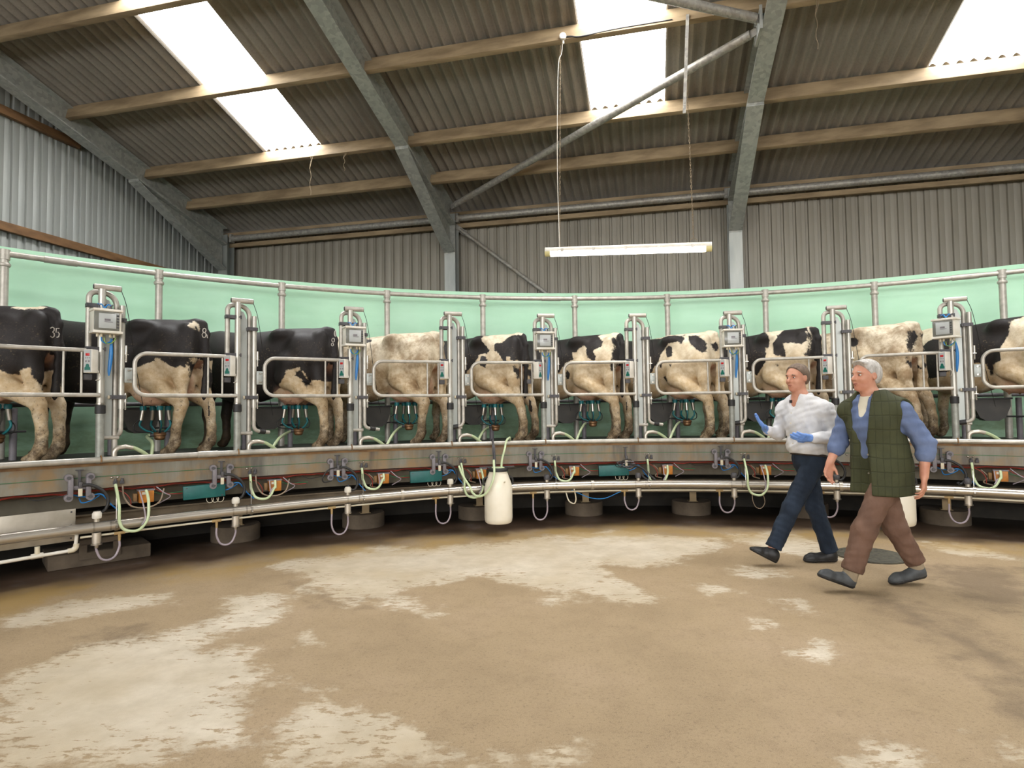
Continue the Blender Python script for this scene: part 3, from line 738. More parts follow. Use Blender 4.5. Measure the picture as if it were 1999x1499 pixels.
# ---- control boxes
def make_box():
    o = thing('control_box', '', 'control box'); c = Vector((0, -.085, 2.195)); m = Matrix.Translation(c)
    MB().box((0, .0, 0), (.205, .12, .17), m, .004).build('box_body', 'whiteplastic', o)
    for z in (.095, -.095): MB().box((0, -.006, z), (.222, .145, .022), m, .004).build('box_flange', 'whiteplastic', o)
    l = MB().box((-.008, -.064, 0), (.186, .014, .158), m, .004).build('lid', 'window', o)
    MB().box((-.005, -.0725, 0), (.128, .004, .128), m, .002).build('screen', 'screen', o)
    s = MB(); s.box((-.005, -.0752, .01), (.044, .002, .018), m); s.box((.003, -.0752, -.008), (.062, .002, .005), m); s.build('screen_text', 'greyplastic', l)
    for q in range(5): MB().box((.074, -.073, .05-q*.025), (.018, .005, .014), m, .002).build('side_key', 'blackclip', o)
    for x in (-.06, -.03, .035, .065):
        mb = MB(); mb.cyl((x, -.085, 2.09), (x, -.085, 2.062), .010, 10); mb.build('cable_gland', 'creamplastic', o)
    for x in (-.05, .04):
        mb = MB(); mb.cyl((x, -.08, 2.30), (x, -.08, 2.335), .010, 10); mb.cyl((x, -.08, 2.335), (x+.015, -.06, 2.35), .008, 8); mb.build('elbow_fitting', 'blackclip', o)
    MB().tube(spline([(-.05, -.08, 2.335), (-.03, -.07, 2.35), (-.005, -.07, 2.32), (.02, -.065, 2.35), (.04, -.08, 2.34)]), .005, 6).build('air_tube', 'bluehose', o)
    MB().tube(spline([(-.055, -.075, 2.35), (-.03, -.03, 2.33), (-.02, .0, 2.29)]), .005, 6).build('air_tube', 'bluehose', o)
    MB().tube(spline([(-.03, -.085, 2.06), (-.025, -.08, 2.03), (.01, -.075, 2.01), (.045, -.07, 2.03), (.06, -.05, 2.05)]), .006, 6).build('air_tube', 'bluehose', o)
    MB().tube(spline([(-.01, -.085, 2.06), (.0, -.09, 2.015), (.04, -.08, 2.01), (.07, -.08, 2.04), (.075, -.08, 2.065)]), .0035, 6).build('earth_wire', M('yellow_green_wire', '#a9bd3a', '#7ba53f', 30, .4), o)
    mb = MB(); P = spline([(.055, -.03, 2.06), (.062, -.02, 1.98), (.06, -.012, 1.88), (.052, -.01, 1.78), (.05, -.01, 1.73)], 5)
    n = len(P); mb.tube(P, [.004+.012*math.sin(PI*k/(n-1))**.8 for k in range(n)], 8); mb.build('blue_sleeve', 'bluehose', o)
    MB().box((0, -.012, 2.19), (.07, .04, .12), None, .003).build('bracket', 'greyplastic', o)
    return o
c0 = make_box(); c0['group'] = 'white control boxes on the stall posts'
for n, (i, rot) in enumerate(((0, .10), (2, .12), (4, .0), (6, .05), (8, -.55))):
    o = c0 if n == 0 else dup(c0)
    c = Vector((0, .03, 0)); q = Matrix.Rotation(-th_i(i)+rot, 3, 'Z')
    o.rotation_euler = (0, 0, -th_i(i)+rot); o.location = on_stall(i, c.x, c.y, 0)-q@c
    o['label'] = 'white control box with grey screen '+['beside the cow marked 35', 'between the solid black cow and the dirty cream cow', 'on the middle stall post', 'right of the white cow with small black spots', 'tilted towards the left at the far right'][n]
# ---- arched hoses on the deck
def make_hose():
    o = thing('deck_hose', '', 'hose')
    P = fil([(.11, .04, .966), (.11, .04, 1.09), (.20, .045, 1.10), (.25, .06, 1.085)], (.085, .03))
    MB().tube(P, .021, 12).build('steel_elbow', 'stainless_d', o)
    MB().lathe([(.030, .966), (.030, .978), (.023, .985)], (.11, .04, 0), 14).build('elbow_foot', 'rust', o)
    MB().tube(spline([(.215, .05, 1.098), (.27, .07, 1.081), (.34, .10, 1.04), (.41, .14, .992), (.50, .16, .985), (.62, .19, .985)]), .0175, 10).build('milk_hose', 'greenhose', o)
    return o
h0 = make_hose(); h0['group'] = 'arched milk hoses on the platform deck'
HS = ['right of the leftmost stall frame', 'right of the second stall frame from the left', 'below the dirty cream cow', 'left below the cow with the white rump', 'left below the cow with the black tail strip', 'left below the spotted white cow', 'behind the raised blue glove', 'hidden behind the walking men', 'at the right end of the deck rail']
for i in range(9):
    if i == 7: continue
    o = h0 if i == 0 else dup(h0)
    place_stall(o, i); o['label'] = 'pale hose on a steel elbow '+HS[i]
# ---- feed troughs behind the cows' heads
def make_trough():
    o = thing('feed_trough', '', 'trough')
    sec = [(-.17, 1.44), (.17, 1.44), (.17, 1.36), (.12, 1.23), (.06, 1.19), (-.06, 1.19), (-.12, 1.23), (-.17, 1.36)]
    mb = MB(); n = len(sec); vs = [(.5+x*(1 if k == 0 else .9), y, z) for k, y in ((0, .95), (1, 1.30)) for x, z in sec]
    mb.add(vs, [tuple(range(n)), tuple(range(2*n-1, n-1, -1))]+[(k, (k+1) % n, n+(k+1) % n, n+k) for k in range(n)]); mb.build('hopper', 'trough', o)
    mb = MB(); mb.box((.5, 1.125, 1.45), (.37, .40, .02)); mb.build('hopper_rim', 'rubber', o)
    for x in (.26, .78): MB().tube([(x, 1.12, .967), (x, 1.12, 1.46)], .03, 10).build('trough_leg', 'greyplastic', o)
    MB().tube([(.15, 1.0, 1.24), (.85, 1.0, 1.24)], .01, 8).build('tie_rod', 'rubber', o)
    return o
t0 = make_trough(); t0['group'] = 'dark feed troughs beyond the cows'
TN = ['left of the leftmost stall frame', 'behind the hose right of the leftmost stall frame', 'right of the second stall frame from the left', 'below the belly of the dirty cream cow', 'under the belly of the cow with the white rump', 'under the belly of the cow with the black tail strip', 'under the belly of the spotted white cow', 'under the cow behind the man in the white shirt', 'behind the grey haired man', 'at the right edge of the picture']
for n, i in enumerate(range(-1, 9)):
    o = t0 if n == 0 else dup(t0)
    place_stall(o, i); o['label'] = 'dark steel feed trough '+TN[n]
mb = ringtube(8.875, 1.50, .024, -1.0, .8); tag(mb.build('feed_rail', 'greyplastic'), 'dark grey rail curving behind the cows at belly height', 'rail')
# ================================================================ soft bodies: signed distance fields meshed by surface nets
class SDF:
    def __init__(s, lo, hi, h):
        s.lo = np.array(lo, float); s.h = h
        n = np.ceil((np.array(hi)-s.lo)/h).astype(int)+1; s.n = n
        s.ax = [s.lo[k]+h*np.arange(n[k]) for k in range(3)]
        s.F = np.full(n, .5, np.float64)
    def block(s, lo, hi):
        i0 = np.clip(np.floor((np.array(lo)-s.lo)/s.h).astype(int), 0, s.n-1)
        i1 = np.clip(np.ceil((np.array(hi)-s.lo)/s.h).astype(int)+1, 1, s.n)
        sl = tuple(slice(a, b) for a, b in zip(i0, i1))
        return sl, np.meshgrid(*[s.ax[k][sl[k]] for k in range(3)], indexing='ij', sparse=True)
    def merge(s, sl, d, k):
        F = s.F[sl]
        if k <= 0: s.F[sl] = np.minimum(F, d)
        else:
            h = np.clip(.5+.5*(F-d)/k, 0, 1); s.F[sl] = F*(1-h)+d*h-k*h*(1-h)
    def carve(s, sl, d, k):
        F = s.F[sl]; h = np.clip(.5-.5*(F+d)/max(k, 1e-4), 0, 1); s.F[sl] = F*(1-h)-d*h+k*h*(1-h)
    def cone(s, a, b, ra, rb, k=.03, sub=False, flat=(1, 1, 1)):
        a, b = np.array(a, float), np.array(b, float); m = max(ra, rb)/min(flat)+k+s.h*2
        sl, (X, Y, Z) = s.block(np.minimum(a, b)-m, np.maximum(a, b)+m)
        f = flat; ba = (b-a)*f; X, Y, Z = (X-a[0])*f[0], (Y-a[1])*f[1], (Z-a[2])*f[2]
        t = np.clip((X*ba[0]+Y*ba[1]+Z*ba[2])/(ba@ba+1e-12), 0, 1)
        d = np.sqrt((X-t*ba[0])**2+(Y-t*ba[1])**2+(Z-t*ba[2])**2)-(ra+(rb-ra)*t)
        (s.carve if sub else s.merge)(sl, d, k); return s
    def chain(s, pts, rs, k=.02, **kw):
        for a, b, p, q in zip(pts, pts[1:], rs, rs[1:]): s.cone(a, b, p, q, k, **kw)
        return s
    def ell(s, c, r, k=.03, sub=False, rot=None):
        c, r = np.array(c, float), np.array(r, float); m = (max(r) if rot is not None else r)+k+s.h*2
        sl, (X, Y, Z) = s.block(c-m, c+m); X, Y, Z = X-c[0], Y-c[1], Z-c[2]
        if rot is not None:
            R = np.array(rot).T
            X, Y, Z = R[0, 0]*X+R[0, 1]*Y+R[0, 2]*Z, R[1, 0]*X+R[1, 1]*Y+R[1, 2]*Z, R[2, 0]*X+R[2, 1]*Y+R[2, 2]*Z
        q = np.sqrt((X/r[0])**2+(Y/r[1])**2+(Z/r[2])**2); g = np.sqrt((X/r[0]**2)**2+(Y/r[1]**2)**2+(Z/r[2]**2)**2)+1e-9
        d = q*(q-1)/g
        (s.carve if sub else s.merge)(sl, d, k); return s
    def clip(s, n, c):                      # keep n.p < c
        X, Y, Z = np.meshgrid(*s.ax, indexing='ij', sparse=True)
        s.F = np.maximum(s.F, n[0]*X+n[1]*Y+n[2]*Z-c); return s
    def mesh(s, name):
        F = s.F; F[0], F[-1] = .5, .5; F[:, 0] = .5; F[:, -1] = .5; F[:, :, 0] = .5; F[:, :, -1] = .5
        S = F < 0; nx, ny, nz = F.shape
        cnt = np.zeros((nx-1, ny-1, nz-1), np.int16)
        for a in (0, 1):
            for b in (0, 1):
                for c in (0, 1): cnt += S[a:nx-1+a, b:ny-1+b, c:nz-1+c]
        cells = np.argwhere((cnt > 0) & (cnt < 8)); I, J, K = cells.T
        idx = np.full(cnt.shape, -1, np.int64); idx[I, J, K] = np.arange(len(cells))
        P = np.zeros((len(cells), 3)); W = np.zeros(len(cells))
        cor = [(a, b, c) for a in (0, 1) for b in (0, 1) for c in (0, 1)]
        for p in cor:
            for ax in range(3):
                if p[ax]: continue
                q = list(p); q[ax] = 1
                fa = F[I+p[0], J+p[1], K+p[2]]; fb = F[I+q[0], J+q[1], K+q[2]]
                m = (fa < 0) != (fb < 0); t = np.where(m, fa/(fa-fb+1e-15), 0)
                e = np.array(p, float)[None].repeat(len(cells), 0); e[:, ax] = t
                P[m] += e[m]; W[m] += 1
        V = s.lo+s.h*(cells+P/W[:, None]); Q = []
        for ax in range(3):
            u, v = (ax+1) % 3, (ax+2) % 3
            A = np.take(S, range(0, S.shape[ax]-1), ax); Bq = np.take(S, range(1, S.shape[ax]), ax)
            e = np.argwhere(A != Bq); fl = A[tuple(e.T)]
            ok = (e[:, u] > 0) & (e[:, v] > 0) & (e[:, u] < S.shape[u]-1) & (e[:, v] < S.shape[v]-1); e, fl = e[ok], fl[ok]
            o = []
            for du, dv in ((-1, -1), (0, -1), (0, 0), (-1, 0)):
                w = e.copy(); w[:, u] += du; w[:, v] += dv; o.append(idx[tuple(w.T)])
            q = np.stack(o, 1); q[~fl] = q[~fl][:, ::-1]; Q.append(q)
        Q = np.concatenate(Q)
        me = bpy.data.meshes.new(name); me.from_pydata(V.tolist(), [], Q.tolist()); me.shade_smooth()
        return me
def smooth_mesh(me, it=2, f=.5):
    n = len(me.vertices); co = np.empty(n*3); me.vertices.foreach_get('co', co); co = co.reshape(-1, 3)
    ne = len(me.edges); ed = np.empty(ne*2, np.int64); me.edges.foreach_get('vertices', ed); ed = ed.reshape(-1, 2)
    deg = np.bincount(ed.ravel(), minlength=n)[:, None]
    for _ in range(it):
        acc = np.zeros_like(co)
        for k in range(3):
            acc[:, k] = np.bincount(ed[:, 0], co[ed[:, 1], k], n)+np.bincount(ed[:, 1], co[ed[:, 0], k], n)
        co = co+(acc/np.maximum(deg, 1)-co)*f
    me.vertices.foreach_set('co', co.ravel()); me.update(); return co
def obj_of(me, name, mat, parent=None):
    me.materials.append(MT[mat] if isinstance(mat, str) else mat)
    o = bpy.data.objects.new(name, me); COL.objects.link(o)
    if parent is not None: o.parent = parent
    return o
# ================================================================ cows
ALPHA = .65
def cow_material():
    t = NT('cow_coat'); P = t.mapping()
    n1 = t.noise(P, 9, 6, .7); n2 = t.noise(P, 34, 4, .7); z = t.sep(t.tc.outputs['Object'])[2]; oi = t.n.new('ShaderNodeObjectInfo').outputs['Random']
    hair = t.noise(t.mapping((6, 6, 30)), 14, 3, .6)
    blk = t.math('ADD', t.attr('blk'), t.math('MULTIPLY', t.math('SUBTRACT', n1, .5), .06))
    blk = t.math('ADD', blk, t.math('MULTIPLY', t.math('SUBTRACT', n2, .5), .04))
    bf = t.range(blk, -.006, .008)
    white = t.ramp(n1, [(.3, '#e6dac3'), (.7, '#d3c2a3')])
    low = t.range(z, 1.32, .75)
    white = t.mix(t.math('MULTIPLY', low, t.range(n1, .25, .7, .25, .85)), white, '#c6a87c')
    dd = t.attr('dirt')
    white = t.mix(t.math('MULTIPLY', dd, t.range(t.noise(P, 4.5, 8, .7), .38, .66, 0, .85)), white, '#84694c')
    black = t.ramp(hair, [(.3, '#1b1615'), (.7, '#2c2725')])
    black = t.mix(t.range(t.noise(P, 3.1, 7, .7), .55, .75, 0, .4), black, '#4b3d32')
    sp = t.math('MULTIPLY', t.range(t.noise(P, 48, 4, .7), .56, .66), t.range(t.noise(P, 3.4, 4, .6), .48, .62))
    black = t.mix(t.math('MULTIPLY', sp, .6), black, '#7d6a52')
    c = t.mix(bf, white, black)
    pk = t.attr('pink'); pf = t.math('MULTIPLY', t.range(pk, -.04, .05), t.range(n1, .2, .6, .7, 1))
    c = t.mix(t.math('MULTIPLY', pf, .8), c, t.ramp(n2, [(.3, '#d3a78f'), (.7, '#c08d74')]))
    mud = t.math('MULTIPLY', t.range(z, .62, .12), t.range(t.noise(P, 13, 7, .75), .3, .62, .15, 1.))
    c = t.mix(mud, c, '#54432f')
    spots = t.math('MULTIPLY', t.range(z, .85, .4), t.range(t.noise(P, 38, 3, .6), .6, .68))
    c = t.mix(t.math('MULTIPLY', spots, .8), c, '#3a2c20')
    t.bump(t.math('ADD', hair, t.math('MULTIPLY', n2, .6)), .25, .006)
    return t.set(c, .6, 0, .35)
MT['coat'] = cow_material()
MT['brand'] = M('white_brand_hair', '#cfc7bd', '#b8afa3', 60, .8)
def interp(x, xs, ys):                      # smooth monotone-ish interpolation
    xs, ys = np.array(xs), np.array(ys); m = np.gradient(ys, xs)
    i = np.clip(np.searchsorted(xs, x)-1, 0, len(xs)-2); h = xs[i+1]-xs[i]; t = np.clip((x-xs[i])/h, 0, 1)
    return ys[i]*(1+2*t)*(1-t)**2+m[i]*h*t*(1-t)**2+ys[i+1]*t*t*(3-2*t)+m[i+1]*h*t*t*(t-1)
def cow_mesh(p):
    s = SDF((-.32, -.5, -.02), (2.12, .5, 1.56), .0175)
    hl, hr, ud, tl, hz = p.get('hl', 0), p.get('hr', 0), p.get('ud', 1.), p.get('tail', 0), p.get('hock', 0)
    nb = p.get('nb', 0); nx = p.get('nx', 0)
    sl, (X, Y, Z) = s.block((-.1, -.5, .4), (2.2, .5, 1.56))
    x = X
    xs = [-.08, -.02, .06, .2, .35, .5, .7, .9, 1.1, 1.26, 1.40, 1.51, 1.61, 1.71, 1.80]
    zt = interp(x, xs, [1.18, 1.30, 1.36, 1.385, 1.39, 1.39, 1.375, 1.365, 1.365, 1.38, 1.40, 1.38, 1.30, 1.18, 1.05])
    zb = interp(x, xs, [1.02, .93, .90, .84, .80, .74, .66, .585, .56, .57, .62, .68, .76, .78, .80])
    w = interp(x, xs, [.06, .13, .18, .225, .25, .27, .285, .315, .325, .31, .26, .22, .17, .13, .10])
    zc, hh = (zt+zb)/2, (zt-zb)/2
    up = np.clip((Z-zc)/hh, 0, 1); we = w*(1-.30*up**2)
    pw = 2.35
    q = ((np.abs(Y)/we)**pw+(np.abs(Z-zc)/hh)**pw)**(1/pw)
    d = (q-1)*np.minimum(we, hh)*.95
    d = np.maximum(d, np.maximum(-.06-X, X-1.76))
    s.merge(sl, d, 0)
    for y in (-1, 1):
        s.ell((.47, y*.205, 1.30), (.12, .075, .065), .10)         # hook bones
        s.ell((.03, y*.115, 1.29), (.06, .05, .05), .05)             # pin bones
        s.ell((.80, y*.385, 1.23), (.17, .09, .11), .10, True)        # hollow before the hooks
        s.ell((.29, y*.315, 1.17), (.16, .085, .12), .09, True)      # rump hollow
        # thigh and hind leg
        o = hl if y > 0 else hr
        s.ell((.22, y*.17, 1.02), (.20, .105, .26), .06)
        s.chain([(.03, y*.12, 1.24), (.045, y*.165, 1.0), (.06+o*.3, y*.175, .76)], [.075, .10, .075], .05)
        s.chain([(.38, y*.20, .98), (.42, y*.215, .80)], [.12, .10], .05)
        s.chain([(.40, y*.205, .80), (.24+o*.35, y*.19, .66), (.06+o*.5, y*.172, .52)], [.095, .085, .055], .04)
        s.chain([(.07+o*.3, y*.175, .76), (.035+o*.5, y*.17, .53)], [.06, .035], .03)
        s.chain([(.05+o*.5, y*.172, .52), (.075+o*.75, y*.17, .42), (.10+o, y*.17, .27), (.105+o, y*.17, .15), (.15+o, y*.17, .075)], [.062, .053, .045, .050, .052], .025)
        s.ell((.185+o, y*.17, .048), (.072, .052, .045), .02)
        s.ell((.085+o, y*.17, .10), (.025, .045, .022), .015)
        # fore leg
        s.ell((1.48, y*.185, .98), (.16, .095, .26), .07)
        s.chain([(1.44, y*.19, .80), (1.41, y*.18, .66), (1.44, y*.16, .40), (1.43, y*.155, .26), (1.43, y*.155, .13), (1.46, y*.155, .065)], [.10, .078, .056, .043, .048, .05], .03)
        s.ell((1.49, y*.155, .048), (.065, .052, .045), .02)
        # ears
        s.ell((1.80-nx, nb+y*.17, 1.15), (.03, .08, .045), .02)
    s.ell((1.0, 0, .76), (.42, .29, .22), .06)                       # barrel
    # neck and head
    s.chain([(1.56, 0, 1.14), (1.70-nx*.5, nb*.4, 1.09), (1.82-nx, nb, 1.07)], [.22, .15, .11], .06)
    s.chain([(1.82-nx, nb, 1.09), (1.91-nx, nb*1.5, .96), (1.965-nx, nb*1.8, .83)], [.112, .085, .068], .04)
    s.ell((1.975-nx, nb*1.85, .81), (.062, .07, .06), .03)
    # udder and teats
    u = ud
    s.ell((.40, .075, .70), (.23, .105, .17*u), .05); s.ell((.40, -.075, .70), (.23, .105, .17*u), .05)
    s.ell((.20, .06, .74), (.14, .09, .16*u), .05); s.ell((.20, -.06, .74), (.14, .09, .16*u), .05)
    zb = .70-.165*u
    for x_, y_ in ((.49, .085), (.49, -.085), (.33, .075), (.33, -.075)): s.cone((x_, y_, zb+.03), (x_, y_, zb-.02), .014, .012, .012)
    # tail
    T = [(.02, 0, 1.355), (-.05, .0, 1.335), (-.09, .005, 1.24), (-.095, .01+tl*.3, 1.05), (-.09, .015+tl*.7, .88), (-.085, .015+tl, .76)]
    s.chain(T, [.045, .036, .034, .028, .026, .03], .03)
    s.chain([T[-1], (-.08, .015+tl*1.1, .64), (-.075, .015+tl*1.1, .56)], [.03, .036, .018], .02)
    s.ell((.03, 0, 1.345), (.10, .04, .03), .05)
    me = s.mesh('dairy_cow'); co = smooth_mesh(me, 3, .5)
    return me, co
COWS = []
BASE_T, BASE_N = -.09, .44
def make_cow(i, p):
    me, co = cow_mesh(p)
    blk = np.full(len(co), -1.)
    yy = co[:, 1]
    if p.get('allblack'): blk[:] = 1
    for poly in p.get('black', []): blk = np.maximum(blk, polyline_sdf(co[:, 0], co[:, 2], poly))
    for poly in p.get('white', []): blk = np.minimum(blk, -polyline_sdf(co[:, 0], co[:, 2], poly))
    if p.get('blacktail'):
        tail = (co[:, 0] < -.055) & (np.abs(yy) < .12); blk[tail] = np.maximum(blk[tail], .05)
    add_attr(me, 'blk', np.clip(blk, -.3, .3))
    u = p.get('ud', 1.)
    e = np.sqrt(((co[:, 0]-.34)/.30)**2+(co[:, 1]/.20)**2+((co[:, 2]-.64)/(.20*u))**2)
    pink = (1-e)*.2
    cl = np.sqrt(((co[:, 0]+.0)/.12)**2+(co[:, 1]/.075)**2+((co[:, 2]-.86)/.26)**2); pink = np.maximum(pink, (1-cl)*.12)
    pink[co[:, 0] < -.045] = -.3; add_attr(me, 'pink', np.clip(pink, -.3, .3))
    add_attr(me, 'dirt', np.full(len(co), p.get('dirt', .45)))
    o = obj_of(me, 'dairy_cow', 'coat')
    o.location = on_stall(i, BASE_T+p.get('dx', 0), BASE_N+p.get('dy', 0), .966)
    o.rotation_euler = (0, 0, -th_i(i)+PI-ALPHA+p.get('rot', 0)); k = p.get('s', 1.); o.scale = (k, k, k)
    tag(o, p['label'], 'cow', 'cows standing in the milking stalls')
    if p.get('brand'):
        bvh = BVHTree.FromPolygons([v.co for v in me.vertices], [tuple(q.vertices) for q in me.polygons]); mb = MB()
        for st in p['brand']:
            pts = []
            for q in st:
                hit, nn = bvh.find_nearest(Vector(q))[:2]
                if hit: pts.append(hit+nn*.001)
            if len(pts) > 1: mb.tube(pts, .0048, 6)
        b = mb.build('brand_mark', 'brand', o); b['label'] = 'white freeze brand figures'
    COWS.append(o); return o
